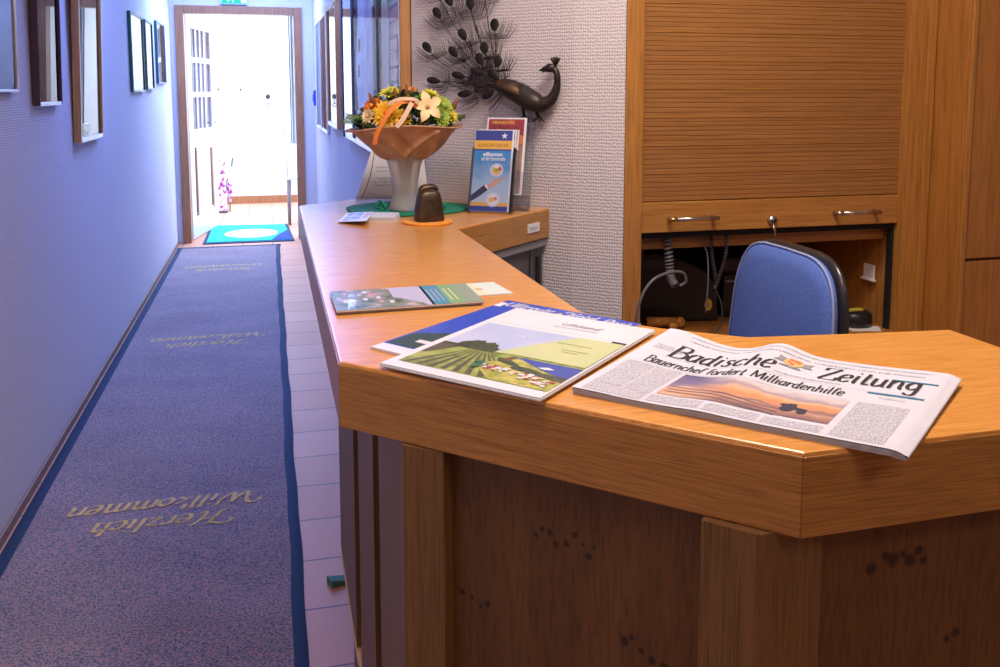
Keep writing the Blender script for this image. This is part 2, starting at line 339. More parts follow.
# broad-nib letters as centre lines in an em box, x-height 0.5, cap height 0.74
GL = {
 'B': (0.60, [[(.12, .03), (.12, .71)], [(.02, .71), (.32, .72), (.47, .65), (.47, .47), (.32, .39), (.14, .38)], [(.32, .39), (.52, .32), (.54, .12), (.36, .02), (.02, .02)]]),
 'Z': (0.60, [[(.06, .56), (.08, .71), (.50, .71), (.06, .03), (.52, .03), (.56, .20)]]),
 'W': (0.98, [[(-.30, .52), (-.27, .68), (-.08, .74), (.06, .62), (.12, .36), (.20, .04), (.30, .12), (.47, .66), (.50, .40), (.56, .04), (.66, .10), (.84, .56), (.86, .72)]]),
 'H': (0.78, [[(-.32, .50), (-.32, .66), (-.14, .74), (.10, .66), (.26, .70)], [(.26, .70), (.16, .40), (.10, .04), (-.02, .00)], [(.12, .36), (.46, .40)], [(.68, .74), (.54, .50), (.44, .06), (.56, .02), (.66, .10)]]),
 'a': (0.46, [[(.36, .40), (.24, .47), (.10, .40), (.06, .20), (.14, .04), (.28, .08), (.36, .24)], [(.37, .47), (.35, .10), (.44, .04)]]),
 'b': (0.48, [[(.08, .74), (.08, .05)], [(.08, .34), (.22, .47), (.38, .38), (.40, .16), (.26, .02), (.08, .08)]]),
 'c': (0.40, [[(.34, .38), (.22, .47), (.08, .36), (.06, .16), (.18, .03), (.35, .12)]]),
 'd': (0.50, [[(.36, .38), (.22, .47), (.08, .36), (.06, .16), (.18, .03), (.36, .14)], [(.36, .74), (.36, .06), (.46, .03)]]),
 'e': (0.42, [[(.08, .24), (.34, .30), (.32, .44), (.18, .47), (.07, .34), (.06, .16), (.18, .03), (.36, .12)]]),
 'f': (0.32, [[(.34, .66), (.24, .74), (.14, .62), (.13, .03)], [(.02, .45), (.28, .45)]]),
 'g': (0.46, [[(.36, .38), (.22, .47), (.08, .36), (.07, .18), (.20, .08), (.36, .18)], [(.37, .46), (.36, -.10), (.22, -.22), (.06, -.14)]]),
 'h': (0.50, [[(.09, .74), (.09, .03)], [(.09, .32), (.22, .46), (.36, .40), (.37, .10), (.46, .03)]]),
 'i': (0.24, [[(.10, .47), (.10, .08), (.18, .03)], [(.10, .62), (.13, .66)]]),
 'k': (0.46, [[(.09, .74), (.09, .03)], [(.36, .46), (.12, .24), (.30, .08), (.42, .03)]]),
 'l': (0.24, [[(.10, .74), (.10, .08), (.18, .03)]]),
 'm': (0.74, [[(.08, .47), (.08, .03)], [(.08, .32), (.20, .46), (.32, .40), (.33, .03)], [(.33, .32), (.46, .46), (.58, .40), (.59, .10), (.68, .03)]]),
 'n': (0.50, [[(.08, .47), (.08, .03)], [(.08, .32), (.22, .46), (.36, .40), (.37, .10), (.46, .03)]]),
 'o': (0.46, [[(.24, .47), (.09, .38), (.07, .16), (.22, .02), (.37, .12), (.39, .34), (.24, .47)]]),
 'r': (0.36, [[(.08, .47), (.08, .03)], [(.08, .30), (.20, .45), (.33, .42)]]),
 's': (0.38, [[(.31, .40), (.18, .47), (.08, .38), (.20, .26), (.31, .14), (.20, .03), (.05, .09)]]),
 't': (0.32, [[(.14, .66), (.13, .12), (.20, .03), (.30, .08)], [(.03, .46), (.28, .46)]]),
 'u': (0.50, [[(.08, .47), (.09, .12), (.20, .03), (.36, .16)], [(.37, .47), (.37, .10), (.46, .03)]]),
 'z': (0.40, [[(.06, .44), (.33, .44), (.06, .05), (.36, .05)]]),
 'F': (0.54, [[(.12, .03), (.12, .71), (.50, .71)], [(.12, .38), (.40, .38)]]),
 'M': (0.84, [[(.08, .03), (.12, .71), (.40, .08), (.68, .71), (.74, .03)]]),
 'U': (0.64, [[(.10, .71), (.10, .20), (.28, .02), (.48, .14), (.50, .71)]]),
 'P': (0.54, [[(.12, .03), (.12, .71)], [(.12, .71), (.40, .70), (.48, .54), (.38, .38), (.12, .36)]]),
 'D': (0.62, [[(.12, .03), (.12, .71)], [(.06, .71), (.36, .68), (.54, .40), (.40, .06), (.06, .03)]]),
 ' ': (0.28, []),
}
def corners(st):
    """split a centre line where it turns sharply so that corners stay crisp"""
    out = [[st[0]]]
    for i in range(1, len(st)):
        out[-1].append(st[i])
        if 0 < i < len(st) - 1:
            a = Vector(st[i]) - Vector(st[i - 1]); b = Vector(st[i + 1]) - Vector(st[i])
            if a.length > 0 and b.length > 0 and a.angle(b) > R(80): out.append([st[i]])
    return out
def nib(text, size, thick=0.10, thin=0.035, slant=0.0, nibang=0.0, serif=0.0):
    vs = []; fs = []; x0 = 0
    for ch in text:
        w, strokes = GL[ch]
        ser = []
        if serif:
            for st in strokes:
                for e, q in ((0, 1), (-1, -2)):
                    dx, dy = st[e][0] - st[q][0], st[e][1] - st[q][1]
                    if abs(dy) > 3 * abs(dx) and abs(dy) > .15 and (dy < 0 or st[e][1] > .44): ser.append([(st[e][0] - serif, st[e][1]), (st[e][0] + serif, st[e][1])])
        for st in [c for q in strokes for c in corners(q)] + ser:
            pts = [Vector((p[0], p[1], 0)) for p in st]
            if len(pts) > 2: pts = catmull(pts, 5)
            n = len(pts); o = len(vs)
            for i, p in enumerate(pts):
                t = (pts[min(i + 1, n - 1)] - pts[max(i - 1, 0)]).normalized()
                a = math.atan2(t.y, t.x) - nibang
                hw = 0.5 * (thin + (thick - thin) * abs(math.sin(a)))
                nx, ny = -t.y * hw, t.x * hw
                for sg in (-1, 1):
                    X_ = p.x + x0 + sg * nx; Y_ = p.y + sg * ny
                    vs.append(((X_ + slant * Y_) * size, Y_ * size))
            for i in range(n - 1): fs.append((o + 2 * i, o + 2 * i + 2, o + 2 * i + 3, o + 2 * i + 1))
        x0 += w
    return vs, fs, x0 * size
def put(mb, tx, fn, m, width=None, h=None):
    """place 2D letters (vs,fs,w) through fn(x,y)->world"""
    vs, fs, w = tx
    k = width / w if width else 1
    ky = h if h else 1
    mb.add([fn(x * k, y * ky) for x, y in vs], fs, m)

# ================================================================== ROOM SHELL
struct('floor', MB().box((-2.0, -2.2, -0.06), (3.6, 12.2, 0), m_tile))
struct('ceiling', MB().box((-2.0, -2.2, 2.5), (3.6, 8.26, 2.6), m_ceil))
struct('wall_left', MB().box((-1.0, -2.2, 0), (-0.805, 8.26, 2.5), m_wall))
struct('wall_right', MB().prism([(0.385, 8.26), (0.385, 2.515), (0.738, 2.162), (0.8445, 2.085), (0.868, 2.75), (1.0, 2.75), (1.0, 8.26)], 0, 2.5, m_wall))
struct('wall_back', MB().box((1.0, 2.72, 0), (3.4, 2.85, 2.5), m_wall))
struct('wall_east', MB().box((3.3, -2.2, 0), (3.45, 2.72, 2.5), m_wall))
struct('wall_south', MB().box((-1.0, -2.35, 0), (3.4, -2.2, 2.5), m_wall))
# end wall of the corridor with the entrance opening
struct('wall_end', MB().box((-1.4, 8.26, 0), (-0.70, 8.38, 2.72), m_wall).box((0.225, 8.26, 0), (1.0, 8.38, 2.72), m_wall).box((-0.70, 8.26, 1.99), (0.225, 8.38, 2.72), m_wall))
fr = MB()
fr.box((-0.765, 8.235, 0), (-0.695, 8.40, 2.052), m_frame, bev=0.004).box((0.22, 8.235, 0), (0.29, 8.40, 2.052), m_frame, bev=0.004)
fr.box((-0.6945, 8.235, 1.985), (0.2195, 8.40, 2.052), m_frame, bev=0.004)
struct('trim_1', fr)
struct('baseboard_left', MB().box((-0.805, -2.0, 0), (-0.795, 8.235, 0.032), mat('grey brown skirting', (0.30, 0.20, 0.16), 0.5), bev=0.002))
# vestibule beyond the door
struct('wall_vestibule_left', MB().box((-1.4, 8.38, 0), (-1.28, 11.2, 2.72), m_white))
struct('wall_vestibule_back', MB().box((-1.28, 11.05, 0), (0.40, 11.17, 2.72), m_white))
wv = MB().box((0.95, 8.38, 0), (1.05, 8.8, 2.72), m_white).box((0.95, 8.8, 0), (1.05, 10.6, 0.4), m_white).box((0.95, 8.8, 2.4), (1.05, 10.6, 2.72), m_white).box((0.95, 10.6, 0), (1.05, 11.17, 2.72), m_white)
wv.box((0.40, 11.05, 0), (0.95, 11.17, 2.72), m_white)
struct('wall_vestibule_right', wv)
struct('ceiling_vestibule', MB().box((-1.4, 8.26, 2.66), (1.05, 11.17, 2.74), m_white))
struct('baseboard_back', MB().box((-1.28, 11.03, 0), (0.95, 11.05, 0.09), m_frame))
w1 = MB()
for a, b in (((0.97, 8.8, 0.4), (1.02, 8.86, 2.4)), ((0.97, 10.54, 0.4), (1.02, 10.6, 2.4)), ((0.97, 9.66, 0.4), (1.02, 9.72, 2.4)), ((0.97, 8.8, 0.4), (1.02, 10.6, 0.46)), ((0.97, 8.8, 2.34), (1.02, 10.6, 2.4))): w1.box(a, b, m_gloss)
w1.box((0.99, 8.86, 0.46), (0.996, 10.54, 2.34), glassy('window glass'))
struct('window_1', w1)

# open white door leaf swung outwards, hinged on the left
def door_leaf():
    ang = R(79); t = 0.042
    X = Matrix.Translation((-0.69, 8.40, 0)) @ Matrix.Rotation(ang, 4, 'Z')      # local x along the leaf, y thickness
    Wd, Hd = 0.90, 1.98
    o = MB()
    # stiles, rails
    for a, b in ((0, .12), (.78, Wd)): o.box((a, 0, 0.008), (b, t, Hd), m_gloss, X)
    for a, b in ((0.008, .16), (.86, .98), (1.27, 1.315), (1.58, 1.625), (1.88, Hd)): o.box((.12, 0, a), (.78, t, b), m_gloss, X)
    for xx in (.30, .44, .58): o.box((xx, .008, .98), (xx + .022, t - .008, 1.88), m_gloss, X)
    o.box((.12, .012, .16), (.78, t - .012, .86), m_gloss, X)
    d = struct('door_1', o)
    g = MB().box((.12, .018, .98), (.78, .024, 1.88), mat('smoky pane', (0.10, 0.055, 0.06), 0.15), X).build('glass_pane', d)
    q = MB()
    for xx in (.17, .70): q.box((xx, -.004, .20), (xx + .035, t + .004, .82), m_frame, X, bev=.002)
    q.box((.17, -.003, .20), (.735, t + .003, .23), m_gloss, X); q.box((.17, -.003, .79), (.735, t + .003, .82), m_gloss, X)
    q.build('moulding', d)
    h = MB().tube([(.84, -.004, 1.02), (.84, -.05, 1.02), (.74, -.05, 1.02)], .009, m_steel, X=X).box((.82, -.006, .93), (.86, -.001, 1.07), m_steel, X); h.build('door_handle', d)
door_leaf()
# emergency exit sign over the door
mg = mat('green exit sign', (0.0, 0.30, 0.12), 0.4, emis=(0.0, 0.45, 0.18), est=0.6); mw = mat('white pictogram', (0.9, 0.9, 0.9), 0.5, emis=(0.9, 1, 0.95), est=0.9)
es = thing('exit_sign', (-0.28, 8.255, 2.070), 'small green and white emergency exit sign mounted above the corridor door', 'sign')
MB().box((-0.385, 8.215, 2.065), (-0.165, 8.255, 2.185), m_gloss, bev=.004).build('housing', es)
p = MB().box((-0.378, 8.211, 2.071), (-0.172, 8.214, 2.179), mg)
p.box((-0.215, 8.208, 2.078), (-0.18, 8.211, 2.172), mw)                                    # doorway
p.tube([(-0.30, 8.209, 2.150), (-0.298, 8.209, 2.120)], [.008, .011], mw, n=6)                   # running figure
p.sphere((-0.302, 8.209, 2.166), .009, mw); p.tube([(-0.298, 8.209, 2.120), (-0.28, 8.209, 2.102), (-0.285, 8.209, 2.082)], .005, mw, n=6)
p.tube([(-0.298, 8.209, 2.120), (-0.312, 8.209, 2.100), (-0.33, 8.209, 2.092)], .005, mw, n=6); p.tube([(-0.30, 8.209, 2.148), (-0.275, 8.209, 2.132)], .004, mw, n=6)
p.box((-0.262, 8.208, 2.118), (-0.235, 8.211, 2.126), mw); p.build('pictogram_panel', es)

# ------------------------------------------------------------------ runner carpet with the welcome words
def runner():
    rt = thing('carpet_runner', (-0.37, 3.0, 0), 'long speckled grey-blue runner carpet with dark blue border along the corridor', 'carpet')
    x0, x1, y0, y1 = -0.788, 0.056, 0.2, 7.96
    ridge = [(2.955, .0045, .030), (2.26, .003, .05), (4.99, .005, .04), (7.05, .005, .05), (3.35, .002, .05)]
    def hz(x, y):
        h = 0.010
        for (c, a, w) in ridge: h += a * math.exp(-((y - c - 0.02 * math.sin(x * 9)) / w) ** 2) * (0.5 + 0.5 * math.sin(2.5 + x * 4.5)) 
        return h
    edge = lambda y: x1 - .001 * y + 0.002 * math.sin(y * 5.0 + 1) + 0.0015 * math.sin(y * 13)
    mb = MB(); mb.grid(lambda u, v: ((x0 + .035) + (edge(y0 + v * (y1 - y0)) - .030 - x0 - .035) * u, y0 + .04 + v * (y1 - y0 - .08), hz(x0 + u * .83, y0 + v * (y1 - y0))), 24, 500, m_carpet)
    pile = mb.build('carpet_pile', rt)
    b = MB()
    b.grid(lambda u, v: (x0 + .042 * u, y0 + v * (y1 - y0), .0115 - .0085 * (abs(u - 1) ** 2)), 4, 160, m_rubber)
    b.grid(lambda u, v: (edge(y0 + v * (y1 - y0)) - .034 + .034 * u, y0 + v * (y1 - y0), .0115 + (hz(0.03, y0 + v * (y1 - y0)) - .01) * .8 - .0085 * u * u), 4, 300, m_rubber)
    b.box((x0, y1 - .045, 0), (x1, y1, .0118), m_rubber, bev=.003).box((x0, y0, 0), (x1, y0 + .045, .0115), m_rubber)
    b.build('border', rt)
    # words read from the door: rotated half a turn
    for yb in (2.865, 4.90, 6.95, 0.83):
        t = MB()
        for (wd, xr, dy, wid, sz) in (('Herzlich', -0.135, 0.0, 0.385, 0.165), ('Willkommen', -0.045, 0.125, 0.565, 0.165)):
            fn = lambda x, y, xr=xr, yy=yb + dy: (xr - x - 0.035, yy - y, hz(xr - x - .035, yy - y) + 0.0018)
            put(t, nib(wd, sz, 0.12, 0.045, 0.30, R(25)), fn, m_yel, width=wid, h=.74)
        t.build('lettering', rt)
runner()
# turquoise welcome mat on the threshold
mt = thing('door_mat', (-0.2, 8.66, 0), 'turquoise door mat with white oval and blue corner in the open doorway', 'mat')
m_tq = noisy('turquoise mat pile', [(0.3, (0.0, 0.42, 0.36)), (0.7, (0.02, 0.60, 0.52))], 30, 0.9)
MB().prism([(-0.60, 8.14), (0.18, 8.14), (0.14, 9.18), (-0.60, 9.26)], 0.0, .008, m_rubber, bev=.002).build('rubber_edge', mt)
MB().prism([(-0.57, 8.19), (0.15, 8.19), (0.11, 9.14), (-0.57, 9.21)], .006, .0125, m_tq).build('mat_pile', mt)
q = MB(); q.add([(-0.20 + .24 * math.cos(a) , 8.62 + .26 * math.sin(a), .0135) for a in [i * math.pi / 20 for i in range(40)]], [tuple(range(40))], mat('white mat print', (0.8, 0.82, 0.8), 0.9))
q.build('oval_print', mt)
q = MB(); q.poly([(-0.02, 8.19, .0137), (0.15, 8.19, .0137), (0.13, 8.78, .0137), (0.06, 8.55, .0137)], mat('blue mat print', (0.01, 0.05, 0.42), 0.9)); q.build('blue_corner_print', mt)

# ------------------------------------------------------------------ pictures on the walls
m_pg = glassy('picture glass', ior=1.6)
def art(name, stops, sc=6, st=(1, 1, 1)): return noisy(name, stops, sc, 0.6, stretch=st)
def picture(name, side, y0, y1, z0, z1, fw, depth, mf, ma, label, tilt=0.0, mount=None, mlow=None):
    """framed and glazed picture; side -1 hangs on the left wall, +1 on the right wall"""
    xw = -0.804 if side < 0 else 0.384; d = 1 if side < 0 else -1
    r = thing(name, (xw, (y0 + y1) / 2, z0), label, 'picture')
    X = Matrix.Translation((xw, 0, z0)) @ Matrix.Rotation(d * tilt, 4, 'Y')      # leans out at the top
    f = MB(); x0_, x1_ = 0.001 * d, depth * d
    H_ = z1 - z0
    f.box((x0_, y0 + .0005, 0), (x1_ * .97, y1 - .0005, fw), mlow or mf, X, bev=.003)
    f.box((x0_, y0 + .0005, H_ - fw), (x1_ * .97, y1 - .0005, H_), mf, X, bev=.003)
    f.box((x0_ * 1.1, y0, .001), (x1_, y0 + fw, H_ - .001), mf, X, bev=.003).box((x0_ * 1.1, y1 - fw, .001), (x1_, y1, H_ - .001), mf, X, bev=.003)
    f.build('frame', r)
    a = MB(); xa = depth * d * .35
    mo = mount or m_paper
    a.box((xa, y0 + fw * .8, fw * .8), (xa + .002 * d, y1 - fw * .8, H_ - fw * .8), mo, X)
    my, mz = (y1 - y0) * .16, H_ * .16
    a.box((xa + .0021 * d, y0 + fw + my, fw + mz), (xa + .003 * d, y1 - fw - my, H_ - fw - mz), ma, X)
    a.build('print', r)
    MB().box((depth * d * .62, y0 + fw * .8, fw * .8), (depth * d * .66, y1 - fw * .8, H_ - fw * .8), m_pg, X).build('glass', r)
m_alu = mat('pale aluminium frame', (0.75, 0.76, 0.80), 0.3, metal=0.6)
m_dk = mat('dark violet brown frame', (0.08, 0.045, 0.055), 0.7, spec=.15)
m_grn = mat('dark green frame', (0.015, 0.09, 0.07), 0.35)
m_teal2 = mat('blue green frame', (0.03, 0.16, 0.22), 0.35)
aqua = art('pale aqua print', [(0.3, (0.70, 0.86, 0.88)), (0.7, (0.84, 0.90, 0.92))], 5)
picture('framed_poster', -1, 2.55, 3.235, 1.325, 2.05, .009, .02, m_alu, aqua, 'large pale blue poster in thin silver frame, nearest picture on the left wall', R(1.0))
picture('framed_picture', -1, 3.47, 3.83, 1.275, 2.0, .014, .026, m_dk, art('street view print', [(0.35, (0.25, 0.25, 0.35)), (0.5, (0.7, 0.7, 0.75)), (0.65, (0.5, 0.3, 0.25))], 9), 'narrow dark brown framed picture between the poster and the light brown frame', R(1.2), mlow=m_alu)
picture('framed_picture', -1, 4.12, 4.65, 1.11, 1.95, .020, .032, m_picf, art('cream print', [(0.35, (0.75, 0.75, 0.68)), (0.65, (0.85, 0.85, 0.8))], 4), 'light brown wooden framed picture reflecting the doorway on the left wall', R(1.5), mlow=m_alu)
picture('framed_picture', -1, 5.80, 6.34, 1.32, 1.80, .014, .02, m_grn, art('pale green print one', [(0.35, (0.35, 0.55, 0.5)), (0.65, (0.8, 0.85, 0.82))], 7), 'small dark green framed picture, first of three towards the door on the left wall')
picture('framed_picture', -1, 6.46, 6.84, 1.335, 1.80, .014, .02, m_grn, art('pale green print two', [(0.35, (0.3, 0.4, 0.5)), (0.65, (0.8, 0.85, 0.9))], 7), 'middle dark green framed picture of the three small ones on the left wall')
picture('framed_picture', -1, 7.10, 7.62, 1.38, 1.84, .014, .02, m_teal2, art('pale green print three', [(0.35, (0.3, 0.55, 0.55)), (0.65, (0.75, 0.88, 0.88))], 7), 'blue-green framed picture closest to the door on the left wall')
picture('framed_picture', 1, 6.86, 7.45, 1.04, 1.86, .02, .02, m_alu, art('grey blue print one', [(0.35, (0.20, 0.32, 0.42)), (0.65, (0.45, 0.58, 0.62))], 5), 'grey-blue picture in thin silver frame closest to the door on the right wall', mount=art('grey blue mount', [(0.3, (0.25, 0.38, 0.45)), (0.7, (0.4, 0.52, 0.58))], 5))
picture('framed_picture', 1, 6.12, 6.80, 1.04, 1.85, .02, .02, m_alu, art('grey blue print two', [(0.35, (0.16, 0.28, 0.36)), (0.65, (0.40, 0.55, 0.60))], 5), 'grey-blue picture in thin silver frame beside the brown frame on the right wall', mount=art('grey blue mount two', [(0.3, (0.22, 0.35, 0.42)), (0.7, (0.35, 0.5, 0.56))], 5))
picture('framed_picture', 1, 5.05, 5.85, 1.115, 1.84, .025, .03, m_picf, art('white print', [(0.35, (0.75, 0.78, 0.82)), (0.65, (0.85, 0.87, 0.9))], 4), 'brown wooden framed picture on the right wall beside the glazed showcase', mlow=m_alu)
# blue switch at the end of the right wall
sw = MB().box((0.365, 7.95, 1.20), (0.384, 8.03, 1.33), mat('blue switch plastic', (0.01, 0.06, 0.5), 0.35), bev=.005).box((0.358, 7.97, 1.235), (0.366, 8.01, 1.295), mat('blue switch rocker', (0.02, 0.10, 0.65), 0.3), bev=.003)
tag(sw.build('wall_switch', None, (0.384, 7.99, 1.20)), 'bright blue wall switch on the right wall next to the door frame', 'switch')

# glazed showcase on the right wall
def showcase():
    r = thing('showcase', (0.384, 3.65, 1.08), 'large glazed brown wooden wall showcase with clothes inside behind the bouquet', 'showcase')
    x0, x1 = 0.352, 0.3835; ya, yb, z0, z1 = 2.520, 4.60, 1.10, 2.06
    mdb = mat('dark blue showcase post', (0.02, 0.03, 0.07), 0.8, spec=.1)
    f = MB().box((x0, ya, z0), (x1, ya + .028, z1), m_picf, bev=.004).box((x0, yb - .045, z0), (x1, yb, z1), mdb, bev=.004)
    f.box((x0 + .006, ya, z0), (x1, yb, z0 + .035), m_alu, bev=.004).box((x0, ya, z1 - .04), (x1, yb, z1), m_picf, bev=.004)
    f.box((x0 + .002, 3.05, z0 + .02), (x1, 3.11, z1 - .02), m_dk, bev=.004)
    f.box((x0 + .002, 3.98, z0 + .02), (x1, 4.09, z1 - .02), mdb, bev=.004)
    f.build('frame', r)
    MB().box((x1 - .004, ya + .02, z0 + .02), (x1 - .001, yb - .02, z1 - .02), mat('blue showcase lining', (0.55, 0.60, 0.80), 0.8)).build('back_panel', r)
    MB().box((x0 + .003, ya + .02, z0 + .03), (x0 + .005, 4.0, z1 - .03), glassy('dull showcase glass', fixed=.05)).build('glass', r)
    MB().box((x0 + .003, 4.08, z0 + .03), (x0 + .005, yb - .04, z1 - .03), m_pg).build('glass', r)
    k = MB().sphere((x0 - .004, 3.08, 1.30), .009, m_brass).sphere((x0 - .004, 3.08, 1.27), .007, m_brass); k.build('lock', r)
    mcl = noisy('pale blue hanging cloth', [(0.3, (0.45, 0.50, 0.72)), (0.7, (0.68, 0.72, 0.88))], 12, 0.9)
    c = MB().grid(lambda u, v: (x1 - .012 - .006 * math.sin(u * 22 + v), 3.34 + .84 * u * (1 - .35 * (1 - v) ** 2), 1.19 + .80 * v), 60, 10, mcl)
    tag(c.build('hanging_cloth', None, (0.37, 3.8, 1.19)), 'pale blue draped cloth hanging behind the glass in the wall showcase', 'cloth')
    g1 = mat('grey jersey', (0.68, 0.68, 0.74), 0.9, var=0.1); g2 = mat('lilac jersey print', (0.28, 0.14, 0.34), 0.9)
    def shirt(name, y0_, y1_, zb, label, mm, stripe):
        s = MB().grid(lambda u, v: (x1 - .014 - .005 * math.sin(u * 14 + v * 2), y0_ + (y1_ - y0_) * (u + (0.10 * (0.5 - u) if v < .3 else 0)), zb + (2.0 - zb) * v), 24, 12, mm)
        s.grid(lambda u, v: (x1 - .008 - .003 * math.sin(u * 14), y0_ + (y1_ - y0_) * u, zb + .012 * v - .006), 10, 2, m_dk)
        if stripe:
            for k_ in range(6): s.box((x1 - .0215, y0_ + .03, 1.62 - k_ * .045), (x1 - .021, y1_ - .03, 1.628 - k_ * .045), g2)
            s.box((x1 - .0215, y0_ + .05, 1.70), (x1 - .0205, y1_ - .05, 1.78), g2)
        tag(s.build(name, None, (0.37, (y0_ + y1_) / 2, zb)), label, 'shirt')
    shirt('hanging_shirt', 2.86, 3.20, 1.27, 'plain grey shirt hanging in the showcase beside its dark middle post', g1, False)
    shirt('hanging_shirt', 2.60, 2.84, 1.36, 'grey shirt with lilac printed lines hanging at the near end of the showcase', mat('lilac grey shirt', (0.70, 0.64, 0.80), 0.9), True)
    ch = MB(); mc = mat('blue grey painted wood', (0.22, 0.25, 0.42), 0.5)   # little slatted chair added behind the glass to imitate a reflected chair
    ch.box((.360, 3.42, 1.215), (.376, 3.92, 1.245), mc, bev=.003)
    for k_ in range(5): ch.box((.362, 3.44 + k_ * .115, 1.116), (.374, 3.465 + k_ * .115, 1.22), mc)
    ch.box((.361, 3.42, 1.150), (.375, 3.92, 1.162), mc)
    tag(ch.build('reflected_chair', None, (.36, 3.67, 1.115)), 'small blue-grey slatted chair added inside the wall showcase to imitate a reflected chair', 'chair')
    n = MB().box((x1 - .021, 4.06, 1.50), (x1 - .019, 4.12, 1.58), m_paper); tag(n.build('note_card', None, (.362, 4.09, 1.5)), 'small white note card pinned on the cloth in the showcase', 'card')
    for (yy, zz, lb) in ((3.78, 1.49, 'small dark red tag hanging higher on the showcase cloth'), (3.80, 1.385, 'small dark tag hanging lower on the showcase cloth')):
        tag(MB().box((x1 - .022, yy, zz), (x1 - .0195, yy + .04, zz + .05), m_dk).build('cloth_tag', None, (.362, yy, zz)), lb, 'tag')
showcase()

# ------------------------------------------------------------------ things seen through the door
hk = MB().box((-0.60, 11.035, 1.33), (-0.30, 11.05, 1.36), m_gloss)
for xx in (-0.575, -0.33): hk.tube([(xx, 11.035, 1.345), (xx, 11.0, 1.335), (xx, 10.99, 1.355)], .009, m_hook)
tag(hk.build('coat_rack', None, (-0.45, 11.05, 1.33)), 'white coat rack with two dark hooks on the bright entrance wall', 'coat rack')
ob = thing('wind_chime', (-0.02, 11.04, 1.15), 'small dark hanging ornament on the bright entrance wall', 'ornament')
MB().sphere((-0.02, 11.02, 1.26), (.028, .015, .03), m_hook).tube([(-0.02, 11.02, 1.26), (-0.02, 11.02, 1.17)], .003, m_hook).build('bell', ob)
MB().lathe([(.018, 0), (.026, .004), (.026, .01), (.018, .012)], m_hook, 12, Matrix.Translation((-0.02, 11.02, 1.16)) @ Matrix.Rotation(R(90), 4, 'X')).build('ring', ob)
flo = noisy('flowered fabric', [(0.40, (0.55, 0.50, 0.62)), (0.52, (0.75, 0.70, 0.8)), (0.60, (0.35, 0.05, 0.30))], 22, 0.9)
um = thing('umbrella_stand', (-0.55, 10.3, 0), 'tall flowered umbrella stand beside the open white door', 'umbrella stand')
MB().box((-0.62, 10.22, .01), (-0.49, 10.40, .60), flo, bev=.012).build('body', um)
MB().box((-0.63, 10.21, 0), (-0.48, 10.41, .025), m_grey, bev=.004).build('base', um)
ub = thing('folded_umbrella', (-0.44, 10.32, 0.0), 'flowered folded umbrella leaning against the umbrella stand', 'umbrella')
MB().tube([(-0.455, 10.32, .10), (-0.45, 10.32, .30), (-0.425, 10.32, .50)], [.012, .045, .02], flo).build('canopy', ub)
MB().tube([(-0.46, 10.32, .002), (-0.455, 10.32, .10)], .006, m_hook).build('tip', ub)
MB().tube([(-0.425, 10.32, .5), (-0.415, 10.32, .60)], .008, m_hook).build('handle', ub)
cu = MB().grid(lambda u, v: (0.20 + .10 * u + .0 * v, 9.62 + .02 * math.sin(u * 25), 0.78 + 1.878 * v), 30, 8, mat('grey curtain', (0.45, 0.47, 0.52), 0.9))
tag(cu.build('curtain', None, (0.25, 9.62, 0.78)), 'narrow grey curtain hanging at the right edge of the entrance', 'curtain')
st = thing('wooden_chair', (0.30, 9.3, 0), 'white wooden chair standing behind the right door jamb', 'chair')
for (xx, yy) in ((0.16, 9.15), (0.16, 9.45), (0.44, 9.15), (0.44, 9.45)): MB().tube([(xx, yy, 0), (xx * .97 + .008, yy, .45)], [.015, .02], mat('chair legs grey brown', (0.28, 0.20, 0.2), 0.5) if 'chair legs grey brown' not in MATS else MATS['chair legs grey brown']).build('leg', st)
MB().box((0.14, 9.12, .45), (0.47, 9.48, .48), m_gloss, bev=.008).build('seat', st)
b_ = MB()
for yy in (9.15, 9.24, 9.33, 9.44): b_.tube([(0.155, yy, .48), (0.135, yy, .92)], .012, m_gloss)
b_.box((0.115, 9.12, .90), (0.155, 9.48, .97), m_gloss, bev=.008); b_.build('backrest', st)

# ================================================================== RECEPTION COUNTER
T = 1.03; TH = 0.075
TOP = [(0.067, 0.993), (0.423, 0.640), (0.826, 0.648), (0.826, 0.944), (0.70, 0.957), (0.56, 0.975), (0.480, 1.035), (0.430, 1.085), (0.404, 1.15), (0.390, 1.925), (0.688, 2.205), (0.370, 2.523), (0.223, 2.530), (0.067, 2.410)]
# worktop : surface plus separate edge bands
ct = thing('countertop', (0.35, 1.4, T), 'honey oak reception countertop with thick worn front edge', 'countertop')
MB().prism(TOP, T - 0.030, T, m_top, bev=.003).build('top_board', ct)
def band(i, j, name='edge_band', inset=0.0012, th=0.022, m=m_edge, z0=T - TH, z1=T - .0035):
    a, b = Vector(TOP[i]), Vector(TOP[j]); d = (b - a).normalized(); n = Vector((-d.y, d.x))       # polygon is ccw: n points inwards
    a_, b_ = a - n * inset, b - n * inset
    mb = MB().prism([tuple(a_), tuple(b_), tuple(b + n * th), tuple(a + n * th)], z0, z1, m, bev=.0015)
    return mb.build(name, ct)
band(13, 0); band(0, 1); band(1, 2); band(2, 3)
band(9, 10)
# name plate on the short wing
a, b = Vector(TOP[9]), Vector(TOP[10]); d = (b - a).normalized(); n = Vector((-d.y, d.x))
Xn = frame3((a.x + d.x * .30, a.y + d.y * .30, T - .052), (d.x, d.y, 0), (0, 0, 1))
np_ = MB().box((0, 0, .0015), (.055, .022, .004), m_paper, Xn); put(np_, sans('Rezeption', .012), lambda x, y: tuple(Xn @ Vector((x + .006, y + .007, .0043))), m_gink, width=.042)
np_.box((.006, .004, .004), (.04, .0045, .0043), m_gink, Xn)
o_ = np_.build('name_plate', ct); o_['label'] = 'small white name plate'

